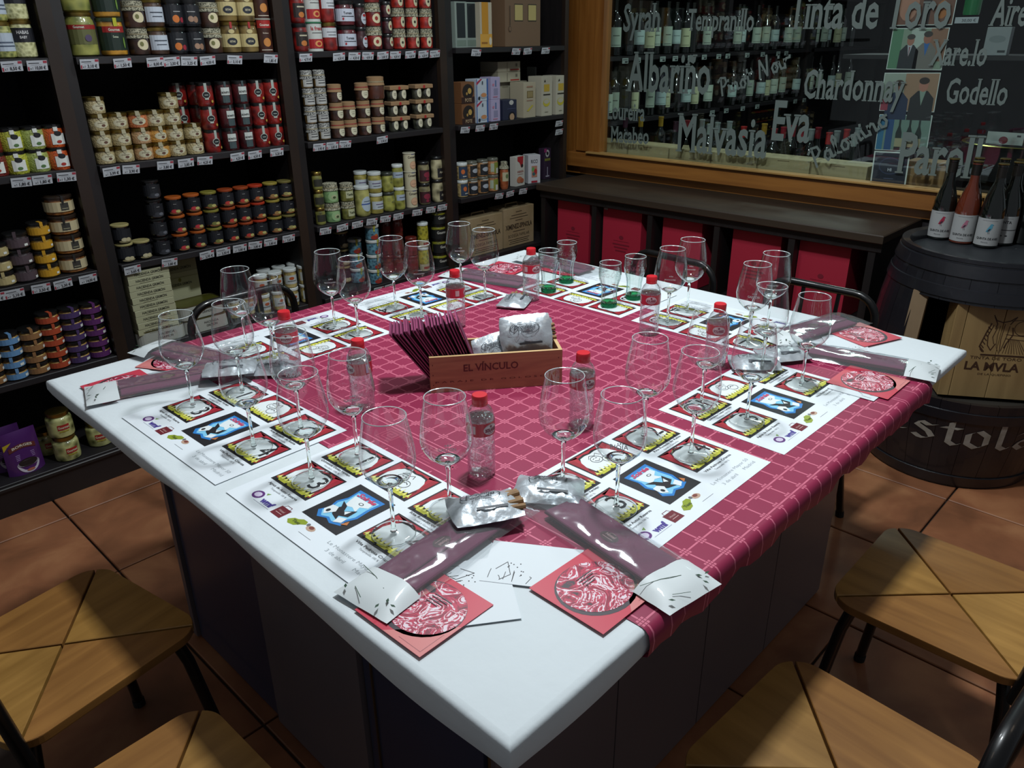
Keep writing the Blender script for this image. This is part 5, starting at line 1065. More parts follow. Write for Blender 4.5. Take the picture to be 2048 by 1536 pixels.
# ------------------------------------------------------------------ place mats (local frame: x to the guest's right, y away from the guest)
PAPER = pc('dde4ea', .5); INK = pc('16141a', .5); CUR = pc('a82030', .5); CUR2 = pc('7a1420', .5); YEL = pc('b8b838', .5); YEL2 = pc('e0dc80', .5); WSTG = pc('d9e0e2', .5)
def cell(num, art):
    W_, H_ = .118, .09; g = G(); g.rect(-W_/2, -H_/2, W_/2, H_/2, INK)
    g.poly([(-.053, -.039), (.053, -.039), (.053, .039), (-.053, .039)], CUR, None) if False else None
    z = .0002
    for s_ in (-1, 1):                                   # curtains
        q = [(.030, .040), (.055, .041), (.056, -.034), (.046, -.038), (.050, -.010), (.040, .012)]
        q = [(s_*a, b, z) for a, b in q]; g.poly(q if s_ < 0 else q[::-1], CUR)
        for t_ in range(3):
            a = .044+.004*t_; g.poly([(s_*a, .036, z*1.6), (s_*(a+.0015), .036, z*1.6), (s_*(a+.005), -.03, z*1.6), (s_*(a+.0035), -.03, z*1.6)][::(1 if s_ > 0 else -1)][::-1], CUR2)
    g.poly([(-.055, .041, z), (-.03, .034, z), (-.012, .037, z), (0, .033, z), (.012, .037, z), (.03, .034, z), (.055, .041, z)][::-1], CUR)
    st = [(-.044, -.022), (-.046, 0), (-.04, .018), (-.03, .029), (-.015, .031), (0, .029), (.015, .031), (.03, .029), (.04, .018), (.046, 0), (.044, -.022), (.02, -.027), (-.02, -.027)]
    g.poly([(a, b, z*2) for a, b in st][::-1], WSTG)
    g.rect(-.050, -.039, .050, -.029, YEL, None, z*3)
    for t_ in range(11):                                 # footlights and heads
        a = -.05+t_*.01; g.poly([(a-.006, -.033, z*3.2), (a, -.024+.004*(t_ % 2), z*3.2), (a+.006, -.033, z*3.2)][::-1], YEL); t_ % 3 == 0 and g.ell(a+.003, -.0385, .0035, .003, INK, None, z*5, 8)
        g.poly([(a-.003, -.032, z*4), (a, -.022+.003*(t_ % 3), z*4), (a+.003, -.032, z*4)][::-1], YEL2)
    if num: g.text(num, INK, None, .042, at=(.016, -.016), z=z*5, bold=.0)
    if art:
        for cx, cy, up_ in ((-.008, .006, 1), (.012, -.008, -1)):
            g.line([(cx+.013*math.cos(i*PI/7), cy+.012*math.sin(i*PI/7)) for i in range(15)], .001, INK, None, z*5)
            g.line([(cx-.007, cy-.002*up_), (cx, cy-.007*up_), (cx+.007, cy-.002*up_)], .001, INK, None, z*5)
            g.line([(cx-.006, cy+.004), (cx-.002, cy+.005)], .0012, INK, None, z*5); g.line([(cx+.002, cy+.005), (cx+.006, cy+.004)], .0012, INK, None, z*5)
        g.line([(-.02, .016), (-.01, .024), (0, .018), (.008, .024), (.012, .014)], .001, INK, None, z*5)
    return g.mesh('printed_panel')
cells = {str(i): cell(str(i), False) for i in (1, 2, 3, 4)}; cells['m'] = cell(None, True)
g = G(); g.rect(-.052, -.063, .052, .063, INK)
B1, B2 = pc('2878c0', .45), pc('7cc0e0', .45)
q = [(-.034, .050), (.036, .052), (.034, .02), (.038, -.01), (.030, -.03), (.034, -.042), (.012, -.050), (-.004, -.044), (-.022, -.052), (-.038, -.038), (-.030, -.02), (-.037, 0), (-.03, .02)]
g.poly([(a, b, .0002) for a, b in q][::-1], B1); g.poly([(a*.84, b*.86-.001, .0003) for a, b in q][::-1], B2)
g.poly([(-.024, .032, .0005), (.024, .034, .0005), (.026, .022, .0005), (.012, .014, .0005), (.018, .0, .0005), (.002, .006, .0005), (-.014, .0, .0005), (-.02, .016, .0005)][::-1], WSTG)
g.poly([(-.026, .008, .0007), (-.008, .002, .0007), (.002, -.012, .0007), (.02, .004, .0007), (.022, -.018, .0007), (.006, -.026, .0007), (.012, -.036, .0007), (-.008, -.03, .0007), (-.02, -.018, .0007), (-.014, -.006, .0007)][::-1], INK)
g.poly([(-.03, -.012, .0008), (-.016, -.01, .0008), (-.008, -.022, .0008), (-.02, -.04, .0008), (-.032, -.03, .0008)][::-1], WSTG); g.poly([(.004, -.012, .0009), (.014, -.004, .0009), (.012, -.018, .0009)][::-1], WSTG)
g.poly([(.010, -.028, .0008), (.026, -.022, .0008), (.028, -.036, .0008), (.014, -.044, .0008)][::-1], WSTG); g.ell(-.022, -.028, .004, .005, INK, None, .0010, 8); g.ell(.006, .022, .006, .004, INK, None, .0006, 8); g.ell(.006, .022, .004, .0026, WSTG, None, .0007, 8)
g.text('Soirée', pc('c04468', .45), None, .011, .05, at=(-.024, .034), z=.0009, bold=.04, shear=.3)
g.poly([(.03, -.04, .0008), (.042, -.034, .0008), (.036, -.024, .0008)], pc('b8703c', .45)); show = g.mesh('printed_panel')
def matmesh():
    g = G(); n = 14; vs = []; 
    g.box((0, 0, .0004), (.42, .297, .0006), PAPER); return g.mesh('paper_sheet')
sheet = matmesh()
g = G(); z = .0009
GREY = pc('9aa2a8', .5)
for (x, y, a, b) in ((-.135, -.078, 'Agnus de Autor Reserva', 'Tempranillo 100 %'), (.137, -.078, 'Viña Pedrosa Crianza', 'Tempranillo 100 %'), (-.135, .037, 'Quintaluna Ossian Verdejo', 'Verdejo 100 %'), (.137, .037, 'Rita Rosado de Rabia', 'Syrah y Garnacha')):
    g.text(a, INK, None, .0056, .095, at=(x, y), z=z, align='l' if False else 'c') if False else g.text(a, INK, None, .0058, .094, at=(x-.047, y), z=z, bold=.02)
    g.text(b, pc('5a5e66'), None, .0046, .05, at=(x-.025, y-.009), z=z)
g.ell(-.158, -.112, .0135, .0115, pc('5c2c74', .45), None, z); g.ell(-.158, -.112, .009, .007, pc('cfc4dc', .45), None, z+.0002, 10); g.poly([(-.148, -.099, z), (-.139, -.096, z), (-.143, -.104, z)], pc('7a9c4c', .45))
g.text('wmf', pc('4a3c8c', .45), None, .013, .036, at=(-.138, -.122), z=z, bold=.06); g.rect(-.15, -.127, -.1, -.1262, pc('8a8aa0'), None, z)
g.rect(-.092, -.128, -.062, -.102, pc('6a1c28', .45), None, z); g.line([(-.086, -.102), (-.084, -.096), (-.07, -.096), (-.068, -.102)], .0012, pc('6a1c28', .45), None, z); g.text('Hotel', pc('c8a8a4'), None, .005, .016, at=(-.085, -.115), z=z+.0002); g.rect(-.086, -.12, -.068, -.1188, pc('c8a8a4'), None, z+.0002)
g.poly([(-.05, -.118, z), (-.042, -.108, z), (-.034, -.106, z), (-.026, -.1, z), (-.014, -.1, z), (-.01, -.107, z), (-.018, -.113, z), (-.026, -.122, z), (-.04, -.125, z)][::-1], pc('8a9a28', .45)); g.text('Tast', pc('4c5a14'), None, .006, .02, at=(-.04, -.116), z=z+.0003, bold=.05)
g.ell(.006, -.108, .011, .007, pc('b89a86', .45), None, z, 10); g.ell(.006, -.106, .006, .004, pc('7a4038', .45), None, z+.0002, 9); g.ell(-.006, -.104, .004, .004, pc('6a6a70', .45), None, z+.0002, 8); g.rect(-.002, -.127, .034, -.1262, pc('6a6a70'), None, z)
g.text('Le Monastere Mayor 50', GREY, None, .0075, .13, at=(.06, -.112), z=z); g.text('3 de abril', GREY, None, .0075, .05, at=(.075, -.127), z=z); g.text('Madrid', GREY, None, .0075, .04, at=(.15, -.127), z=z)
txt = g.mesh('printing')
MATS = {'A': (.1905, .553, -PI/2), 'B': (.187, 1.012, -PI/2+.01), 'C': (.608, .2355, 0), 'I': (1.074, .228, -.01), 'D': (.567, 1.355, PI), 'E': (1.045, 1.357, PI-.03), 'F': (1.455, 1.018, PI/2), 'G': (1.458, .563, PI/2+.01)}
WHO = {'A': 'by the near left table edge, closer corner', 'B': 'by the left table edge, next to the wall side', 'C': 'by the near right edge, closer corner', 'I': 'by the near right edge, further place', 'D': 'by the far left edge, left place', 'E': 'by the far left edge, right place', 'F': 'under the fluted tumblers at the far edge', 'G': 'by the far right edge beside the barrel'}
ZM = TH+.0016
def at(k, x, y):                                         # point of a mat's frame in the room
    cx, cy, a = MATS[k]; return cx+x*math.cos(a)-y*math.sin(a), cy+x*math.sin(a)+y*math.cos(a)
for k, (cx, cy, a) in MATS.items():
    t = thing('placemat', 'printed paper tasting mat '+WHO[k], 'placemat', (cx, cy, ZM), a, 'paper place mats')
    link('paper_sheet', sheet, t); link('printing', txt, t)
    for c, x, y in (('3', -.135, -.021), ('4', .137, -.021), ('1', -.133, .089), ('2', .135, .089), ('m', -.003, .0985)):
        o = link('printed_panel', cells[c], t, (x, y, .0008))
    link('show_picture', show, t, (.002, -.027, .0008))

# ------------------------------------------------------------------ wine glasses
GW = thin_glass('wine_glass_wall', (.99, .995, .995), (.60, .66, .66), .85, 3.0, .045)
GS = solid_glass('stem_glass', (.97, 1, .99))
def wineglass():
    g = G(); R = .0455
    prof = [(.0045, .090), (.012, .094), (.024, .102), (.036, .114), (.0435, .128), (R, .140), (.0445, .158), (.041, .182), (.037, .203), (.0345, .218)]
    inner = [(.0335, .218), (.036, .203), (.0400, .182), (.0435, .158), (R-.001, .140), (.0425, .128), (.035, .1155), (.023, .1045), (.010, .0985), (0, .0975)]
    g.lathe(prof, GW, 40); b = g.mesh('bowl', 2)
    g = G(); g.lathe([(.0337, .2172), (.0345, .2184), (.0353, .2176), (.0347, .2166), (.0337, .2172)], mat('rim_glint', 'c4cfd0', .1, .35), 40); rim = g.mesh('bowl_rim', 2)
    g = G(); g.lathe([(.0, .0905), (.0045, .0915), (.012, .0945), (.0215, .1005), (.0200, .1015), (.010, .0985), (0, .0975)][::1], GS, 30); mb = g.mesh('bowl_base', 2)
    g = G(); g.lathe([(.0, .0035), (.006, .0045), (.0042, .010), (.0034, .03), (.0033, .06), (.0038, .08), (.0055, .0900), (0, .0912)], GS, 18); st = g.mesh('stem', 2)
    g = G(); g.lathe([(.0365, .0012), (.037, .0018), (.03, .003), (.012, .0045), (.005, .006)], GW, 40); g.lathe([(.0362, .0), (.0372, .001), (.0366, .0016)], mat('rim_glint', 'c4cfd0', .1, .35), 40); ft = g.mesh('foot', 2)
    return [('bowl', b, [('bowl_rim', rim), ('bowl_base', mb)]), ('stem', st), ('foot', ft)]
WG = wineglass(); ETC = mat('etching', 'c9d0d2', .7)
def etched(s, sub=None):
    g = G(); vs, fs, tw = text_mesh(s, .01); k = .030/tw; r = .0465
    g.add([(r*math.sin(v[0]*k/r-.33)*1.0, -r*math.cos(v[0]*k/r-.33), .140+v[1]*k*1.1) for v in vs], fs, ETC)
    for q in range(3): g.add([(r*math.sin(x/r), -r*math.cos(x/r), zz) for x, zz in ((-.004+.004*q, .150), (-.001+.004*q, .150), (-.0025+.004*q, .153+.001*(q == 1)))], [(0, 1, 2)], ETC)
    return g.mesh('etched_name')
et = etched('GASTÓN'); et2 = etched('MONTECASTRO'); et3 = etched('RIOJA')
def camrz(x, y): return math.atan2(CAM.y-y, CAM.x-x)+PI/2
GLS = [('A', '3', .171, .679, None), ('A', '1', .284, .691, et), ('A', '4', .169, .431, None), ('A', '2', .281, .416, et),
       ('B', '3', .168, 1.152, None), ('B', '1', .283, 1.142, None), ('B', '4', .162, .874, None), ('B', '2', .273, .877, et3),
       ('C', '1', .481, .328, None), ('C', '3', .483, .207, et3), ('C', '2', .732, .324, None), ('C', '4', .736, .215, None),
       ('I', '1', .940, .316, None), ('I', '3', .943, .207, None), ('I', '2', 1.21, .312, None), ('I', '4', 1.199, .205, et),
       ('D', '4', .432, 1.389, et3), ('D', '2', .441, 1.265, et2), ('D', '3', .695, 1.367, et2), ('D', '1', .696, 1.255, None),
       ('E', '4', .910, 1.36, None), ('E', '2', .92, 1.249, et2), ('E', '3', 1.174, 1.351, et2), ('E', '1', 1.167, 1.233, None),
       ('G', '3', 1.361, .429, et), ('G', '4', 1.49, .442, et2), ('G', '1', 1.352, .678, et2), ('G', '2', 1.478, .692, et2)]
SH = {'A': 'mat nearest the camera, left edge', 'B': 'mat at the left corner', 'C': 'mat nearest the camera, right edge', 'I': 'further mat on the right edge', 'D': 'left mat on the far edge', 'E': 'mat behind the napkins', 'G': 'mat before the right rear chair'}
NUMW = {'1': 'one', '2': 'two', '3': 'three', '4': 'four'}
for k, n_, x, y, e in GLS:
    ps = [WG[0][:2]+((WG[0][2]+([('etched_name', e)] if e else [])),), WG[1], WG[2]]
    inst('wine_glass', ps, 'wine glass on panel %s of the %s' % (NUMW[n_], SH[k]), 'wine glass', (x, y, ZM+.0030), camrz(x, y), 'empty wine glasses')
# fluted tumblers with a green base
GT = thin_glass('tumbler_glass', (.93, .98, .96), (.22, .38, .34), .6, 1.6, .05, bump=(40, .3)); GGs = solid_glass('green_base_glass', (.35, .85, .62))
def tumbler():
    fl = lambda a, z: (.035*math.cos(12*a) if z < .092 else 0)
    pf = [(.0235, .004), (.0235, .012), (.0225, .03), (.0225, .05), (.026, .07), (.031, .085), (.0335, .098), (.034, .112), (.0325, .135)]
    g = G(); g.lathe(pf, GT, 48, wob=fl); b = g.mesh('tumbler_wall', 2)
    g = G(); g.lathe([(.0, .0), (.022, .0), (.025, .004), (.0245, .012), (.02, .017), (0, .016)], GGs, 30); bs = g.mesh('base', 2)
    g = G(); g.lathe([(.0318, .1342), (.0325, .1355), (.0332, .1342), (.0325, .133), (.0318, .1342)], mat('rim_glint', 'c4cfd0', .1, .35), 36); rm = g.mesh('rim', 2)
    g = G()
    for a in (0, 2.1, 4.2):
        vs, fs, tw = text_mesh('Coca-Cola', .0, .35); kk = .055/tw; r = .0348
        g.add([(r*math.sin(v[0]*kk/r+a-.8), -r*math.cos(v[0]*kk/r+a-.8), .098+v[1]*kk*1.8) for v in vs], fs, thin_glass('embossing', (.8, .86, .84), (.5, .6, .58), .5, 1, .25))
    return [('tumbler_wall', b), ('base', bs), ('rim', rm), ('embossed_script', g.mesh('embossed_script'))]
TB = tumbler()
for x, y, l in ((1.357, 1.134, 'front left'), (1.475, 1.159, 'rear left'), (1.368, .899, 'front right'), (1.479, .887, 'rear right')):
    inst('tumbler', TB, 'green-based fluted glass tumbler, %s of the four at the far edge' % l, 'tumbler', (x, y, ZM+.0030), camrz(x, y), 'fluted tumblers')
# water bottles
WAT = thin_glass('water', (.985, .99, .995), (.86, .89, .9), .85, 1.5, .07, .04, bump=(60, 1.0)); PET = thin_glass('bottle_film', (.985, .99, .995), (.75, .8, .82), .8, 2.2, .07, .03, bump=(60, .2), haze=.03); CAPR = mat('red_cap', 'c8202c', .35, coat=.3)
def water_bottle():
    rb = lambda a, z: (.018*math.sin(z*620)+.015*math.sin(3*a+z*260) if .020 < z < .082 else 0)
    pf = [(.012, .002), (.022, .0), (.0262, .006), (.0268, .018)]+[(.0262+.0006*math.sin(i*2.2), .02+i*.0055) for i in range(12)]+[(.0268, .088), (.0268, .118), (.0255, .127), (.021, .137), (.0145, .145), (.0125, .148), (.0125, .155)]
    g = G(); g.lathe(pf, PET, 36, wob=rb); shell = g.mesh('bottle_shell', 2)
    wp = [(0, .004), (.012, .004)]+[(r*.955, z+.0015) for r, z in pf[1:19] if z < .12]+[(.0250, .122), (0, .122)]
    g = G(); g.lathe(wp, WAT, 36, wob=rb); wt = g.mesh('water', 2)
    g = G(); g.lathe([(.0148, .1455), (.0148, .1495), (.0144, .1497), (.0146, .151), (.0146, .163), (.0135, .165), (0, .165)], CAPR, 28, wob=lambda a, z: .02*math.cos(26*a) if .1505 < z < .1635 else 0); cp = g.mesh('cap', True)
    g = G(); r = .0272; g.band(r, .090, .117, mat('red_film', 'b8283a', .35, coat=.4), 0, PI, seg=36)
    g.band(r+.0002, .1165, .1172, pc('e0c8c8'), 0, PI); g.oval(r+.0004, .0, .1035, .031, .021, pc('c9b4b8', .4)); g.oval(r+.0006, .0, .1035, .029, .019, pc('cfc0c2', .4))
    g.wtext('SOLARES', r+.0009, 0, .0995, .0062, pc('7c1c38', .4), .025, bold=.05, serif=True); g.oval(r+.0009, 0, .1095, .005, .005, pc('7c1c38', .4)); g.oval(r+.0009, 0, .0965, .018, .0012, pc('9a5a6a', .4))
    g.band(r+.0004, .094, .114, pc('a09cc0', .4), 1.6, .12); g.band(r+.0004, .096, .112, pc('c8a8ac', .4), -1.3, .2)
    return [('bottle_shell', shell), ('water', wt), ('cap', cp), ('film_label', g.mesh('film_label'))]
WB = water_bottle()
for x, y, da, l in ((1.26, 1.122, .7, 'beside the fluted tumblers'), (.937, 1.115, 1.5, 'behind the stack of napkins'), (.422, 1.154, -.1, 'among the glasses of the left wall side'), (.427, .866, -1.0, 'left of the napkins, nearest the wooden box'),
                  (.409, .468, .75, 'at the near middle of the table'), (.696, .459, .55, 'right of the wooden box'), (1.253, .674, .1, 'in front of the right-hand tumblers'), (1.167, .417, .1, 'among the glasses by the barrel')):
    z_ = TH+.0017 if .27 < x < 1.43 else TH+.001
    inst('water_bottle', WB, 'small red-capped water bottle '+l, 'water bottle', (x, y, z_), camrz(x, y)+da, 'small water bottles')
# ------------------------------------------------------------------ wooden box with napkins and snack bags
bxp = Vector((.582, .816, TH+.0016)); bdir = Vector((.245, -.191, 0)); L_ = bdir.length; brz = math.atan2(bdir.y, bdir.x)
PW = wood('cedar_face', '96644a', 'b0805c', (5, 5, 40), .5, rnd=.03, ring=1.2); PWL = mat('pale_pine', 'c0a070', .6)
wb = thing('wooden_box', 'open wooden wine box reading EL VÍNCULO in the middle of the table', 'box', tuple(bxp), brz)
D_, H_ = .112, .088
for nm, c, d in (('front_board', (L_/2, .004, H_/2), (L_, .008, H_)), ('back_board', (L_/2, D_-.004, H_/2), (L_, .008, H_)), ('end_board', (.004, D_/2, H_/2-.0004), (.008, D_-.0165, H_-.001)), ('end_board', (L_-.004, D_/2, H_/2-.0004), (.008, D_-.0165, H_-.001)), ('bottom_board', (L_/2, D_/2, .004), (L_-.017, D_-.017, .006))):
    g = G(); g.box(c, d, PW, b=.0007); 
    if nm != 'bottom_board': g.box((c[0], c[1], H_+.0004), (d[0], d[1], .0008), PWL)
    part(nm, g, wb)
g = G(); mx = frame((0, -.0006, 0), (1, 0, 0), (0, 0, 1)); BR = pc('5a2420')
g.text('EL VÍNCULO', BR, mx, .017, .128, at=(.078, .050), bold=.02, serif=True); g.text('P A R A J E   D E   G O L O S O', BR, mx, .0042, .26, at=(.012, .024))
for q in range(3):
    for s_ in (.006, L_-.01): g.rect(s_, .018+.025*q, s_+.002, .021+.025*q, BR, mx)
part('burned_lettering', g, wb)
MAR = mat('maroon_napkin', '6c1f48', .8, noise=(40, '621a40', .5)); MARE = mat('maroon_edge', '8c3c62', .85)
g = G(); g.box((0, 0, .083), (.003, .088, .166), MAR, b=.001); nap = g.mesh('folded_napkin')
g = G(); g.box((0, 0, .1655), (.0032, .086, .002), MARE); g.box((0, -.0436, .083), (.0026, .001, .16), MARE); nf = g.mesh('folded_edge')
for i in range(20):
    x = .014+i*.0058; lean = -.62+i*.014+random.uniform(-.02, .02)
    mxn = Matrix.Translation(bxp) @ Matrix.Rotation(brz, 4, 'Z') @ Matrix.Translation((x, D_/2+random.uniform(-.002, .002), .009+.002)) @ Matrix.Rotation(lean, 4, 'Y') @ Matrix.Rotation(random.uniform(-.03, .03), 4, 'X')
    t = thing('napkin', 'folded maroon paper napkin leaning in the row inside the wooden box', 'napkin', (0, 0, 0), 0, 'maroon napkins in the wooden box')
    t.matrix_world = mxn; link('napkin_sheet', nap, t); link('folded_edge', nf, t)

# crumpled foil bags
FOIL = mat('silver_foil', 'b9c0c6', .34, .45, bump=(45, .2)); FOILW = mat('satin_foil', 'b4bbc0', .3, .55, bump=(40, .2))
def snack(seed, W_=.125, H_=.092, T_=.017, open_end=False):
    rnd = random.Random(seed); n = 13; m = 9; top = []; 
    hs = {}
    for j in range(m+1):
        for i in range(n+1):
            u, v = i/n*2-1, j/m*2-1
            h = T_*(1-abs(u)**3.2)*(1-abs(v)**2.4)
            e = 1 if (abs(u) < .99 and abs(v) < .99) else .25
            hs[i, j] = (u*W_/2*(1-.06*abs(v)**2)+rnd.uniform(-.003, .003)*e, v*H_/2*(1-.05*abs(u)**2)+rnd.uniform(-.003, .003)*e, h*(1+rnd.uniform(-.28, .22))+(rnd.uniform(0, .004) if abs(u) > .8 else 0)+.0006)
    vs = [hs[i, j] for j in range(m+1) for i in range(n+1)]+[(hs[i, j][0], hs[i, j][1], max(.0002, hs[i, j][2]*.12-.0004)) for j in range(m+1) for i in range(n+1)]
    N_ = (n+1)*(m+1); fs = []
    for j in range(m):
        for i in range(n):
            a = j*(n+1)+i; fs += [(a, a+1, a+n+2), (a, a+n+2, a+n+1)] if (i+j) % 2 else [(a, a+1, a+n+1), (a+1, a+n+2, a+n+1)]
            fs.append((N_+a, N_+a+n+1, N_+a+n+2, N_+a+1))
    g = G(); g.add(vs, fs, FOIL)
    for i in range(n): g.add([vs[i], vs[i+1], vs[N_+i+1], vs[N_+i]], [(3, 2, 1, 0)], FOIL); a = m*(n+1)+i; g.add([vs[a], vs[a+1], vs[N_+a+1], vs[N_+a]], [(0, 1, 2, 3)], FOIL)
    for j in range(m):
        for c in (0, n): a = j*(n+1)+c; g.add([vs[a], vs[a+n+1], vs[N_+a+n+1], vs[N_+a]], [(0, 1, 2, 3) if c == 0 else (3, 2, 1, 0)], FOIL)
    bag = g.mesh('foil_bag', 2)
    def zz(x, y):
        u, v = min(1, abs(x/(W_/2))), min(1, abs(y/(H_/2))); return T_*(1-u**3.2)*(1-v**2.4)*1.12+.0022
    g = G(); K_ = pc('3c4048')
    for s, h_, w_, x0, y0 in (('Exquisito', .009, .052, -.030, .012), ('y corriente', .005, .036, -.022, .002)):
        vs_, fs_, tw = text_mesh(s, .03, .3); kk = w_/tw; g.add([(x0+v[0]*kk, y0+v[1]*h_/.7, zz(x0+v[0]*kk, y0+v[1]*h_/.7)) for v in vs_], fs_, K_)
    for q in range(16):
        a0, a1 = q*PI/8, (q+1)*PI/8
        if 9 < q < 12: continue
        p4 = [(-.004+rr*1.0*math.cos(a)*.034, .013+rr*math.sin(a)*.015) for rr, a in ((1, a0), (1, a1), (1.06, a1), (1.06, a0))]; g.add([(x, y, zz(x, y)) for x, y in p4], [(3, 2, 1, 0)], K_)
    p4 = [(-.02, -.026), (.035, -.026), (.035, -.021), (-.02, -.021)]
    g.add([(x, y, zz(x, y)+.0005) for x, y in p4], [(0, 1, 2, 3)], K_)
    parts = [('foil_bag', bag), ('printing', g.mesh('printing'))]
    if open_end:
        g = G(); 
        for q in range(5): g.tube([(W_*.30, -.022+q*.011, .006+.002*(q % 2)), (W_*.52, -.024+q*.012, .007+.004*(q % 2))], .005, mat('breadstick', '9a7850', .7, noise=(60, '7c5c3a', .5)), 8)
        parts.append(('breadstick', g.mesh('breadstick')))
    return parts
SN = [snack(3), snack(11), snack(23, open_end=True)]
def bag(i, x, y, z, rz, label, mx=None):
    t = inst('snack_bag', SN[i], label, 'snack bag', (x, y, z), rz, 'silver snack bags')
    if mx is not None: t.matrix_world = mx
    return t
bag(2, .300, .348, TH+.028, -.50, 'silver snack bag with brown bread showing, on the nearest cutlery packet')
bag(1, .437, .322, TH+.012, -.95, 'crumpled silver snack bag beside panel 1 of the near right mat')
bag(0, .31, 1.245, TH+.026, -.6, 'silver snack bag on the end of the left cutlery packet')
bag(1, .40, 1.205, TH+.010, 2.4, 'silver snack bag lying behind the left wine glasses')
bag(2, 1.195, 1.13, TH+.008, .5, 'silver snack bag behind the bottle beside the tumblers')
bag(0, 1.235, .345, TH+.010, -.9, 'silver snack bag between the glasses by the barrel side')
bag(1, 1.33, .318, TH+.012, -.6, 'silver snack bag half under the cutlery packet near the barrel')
B0 = Matrix.Translation(bxp) @ Matrix.Rotation(brz, 4, 'Z')
bag(0, 0, 0, 0, 0, 'silver snack bag leaning in the middle of the wooden box', B0 @ Matrix.Translation((.160, .055, .078)) @ Matrix.Rotation(1.0, 4, 'X') @ Matrix.Rotation(.25, 4, 'Z') @ Matrix.Scale(.85, 4))
bag(1, 0, 0, 0, 0, 'upright silver snack bag at the right end of the wooden box', B0 @ Matrix.Translation((.232, .050, .115)) @ Matrix.Rotation(1.15, 4, 'X') @ Matrix.Rotation(.05, 4, 'Z'))
bag(2, 0, 0, 0, 0, 'snack bag with breadsticks at the back right corner of the wooden box', B0 @ Matrix.Translation((.255, .085, .095)) @ Matrix.Rotation(1.25, 4, 'X') @ Matrix.Rotation(.1, 4, 'Z') @ Matrix.Scale(.85, 4))

# ------------------------------------------------------------------ cutlery packets: a maroon napkin in a clear sleeve with a white end
FILM = thin_glass('clear_film', (.97, .98, .985), (.8, .84, .87), .5, 1.6, .06, .10, bump=(9, .3), haze=.06); WPAP = mat('white_film', 'ccd3d5', .5, coat=.1)
def packet(seed):
    rnd = random.Random(seed); L2, W2 = .18, .058; ps = []
    g = G(); 
    # folded napkin: slab with a long fold
    g.box((-.01, .004, .0065), (.235, .078, .007), MAR, b=.002); g.box((-.008, -.012, .0115), (.232, .05, .004), MAR, b=.0015); m1 = g.mesh('napkin')
    g = G(); g.ell(.0, -.004, .018, .012, pc('3c0e16', .4), None, .0139, 18); g.text('Hotel', pc('9c7878'), None, .006, .02, at=(-.010, -.003), z=.0142, bold=.03); g.rect(-.011, -.009, .011, -.0078, pc('9c7878'), None, .0142); g.line([(-.006, .004), (-.003, .007), (.006, .006)], .0008, pc('9c7878'), None, .0142); m1b = g.mesh('round_sticker')
    n, m = 26, 9; vs = []
    for s_ in (1, 0):
        for j in range(m+1):
            for i in range(n+1):
                u, v = i/n*2-1, j/m*2-1
                h = .0155*(1-abs(u)**8)*(1-abs(v)**4.0)+.0016*math.sin(u*9+v*4+seed)*(1-abs(v)**2)*(1-u**4)
                ey = .003*math.sin(u*5+seed)*abs(v)**3*(1 if v > 0 else -1)
                vs.append((u*L2, v*W2+ey, (max(.0018, h+.0018)+rnd.uniform(0, .0015)) if s_ else .0008))
    N_ = (n+1)*(m+1); fs = []
    for j in range(m):
        for i in range(n):
            a = j*(n+1)+i; fs.append((a, a+1, a+n+2, a+n+1))
    g = G(); g.add(vs[:N_], [f for f in fs if f[0] % (n+1) < n-5], FILM); m2 = g.mesh('clear_sleeve', 2)
    g = G(); g.add([(x, y, z+.0002) for x, y, z in vs[:N_]], [f for f in fs if f[0] % (n+1) >= n-5], WPAP)
    m3 = g.mesh('white_end', 2)
    g = G(); GR = pc('1c3c28', .4)
    def zz(x): return .010*(1-(x/L2)**6)+.0105
    g.line([(.120, -.056), (.128, -.02), (.140, .01)], .0012, GR, None, .0165); g.line([(.160, -.030), (.172, -.005)], .0012, GR, None, .0135)
    for cx, cy, a in ((.15, .030, .6), (.158, .042, 1.6), (.166, .028, .2), (.165, -.045, .8)):
        g.poly([(cx, cy, .015), (cx+.006*math.cos(a-.4), cy+.006*math.sin(a-.4), .015), (cx+.011*math.cos(a), cy+.011*math.sin(a), .015), (cx+.006*math.cos(a+.4), cy+.006*math.sin(a+.4), .015)], GR)
    m4 = g.mesh('leaf_print')
    return [('napkin', m1, [('round_sticker', m1b)]), ('clear_sleeve', m2), ('white_end', m3, [('leaf_print', m4)])]
PK = [packet(1), packet(5), packet(9)]
def pack(i, x, y, rz, label, dz=0): inst('cutlery_packet', PK[i], label, 'cutlery packet', (x, y, TH+.0045+dz), rz, 'napkin packets in clear sleeves')
# white leaflet under card, red card
def card_print():
    if 'card_print' in _M: return _M['card_print']
    m = bpy.data.materials.new('card_print'); m.use_nodes = True; n, l = nodes(m); b = n['Principled BSDF']; tc = n.new('ShaderNodeTexCoord')
    t = n.new('ShaderNodeTexNoise'); t.inputs['Scale'].default_value = 26; t.inputs['Detail'].default_value = 5; t.inputs['Distortion'].default_value = 2.2; l.new(tc.outputs['Object'], t.inputs['Vector'])
    r = n.new('ShaderNodeValToRGB'); r.color_ramp.interpolation = 'CONSTANT'; e = r.color_ramp.elements
    e[0].position = 0; e[0].color = (*srgb('3a3038'), 1); e[1].position = .36; e[1].color = (*srgb('8c1838'), 1)
    for p_, c in ((.42, 'b82c4c'), (.47, 'e0d0d8'), (.51, 'b82c4c'), (.54, '7c1834'), (.57, 'c44a66'), (.61, 'dccbd4'), (.72, '8c1838')): x = e.new(p_); x.color = (*srgb(c), 1)
    l.new(t.outputs['Fac'], r.inputs[0]); l.new(r.outputs[0], b.inputs['Base Color']); b.inputs['Roughness'].default_value = .4; _M['card_print'] = m; return m
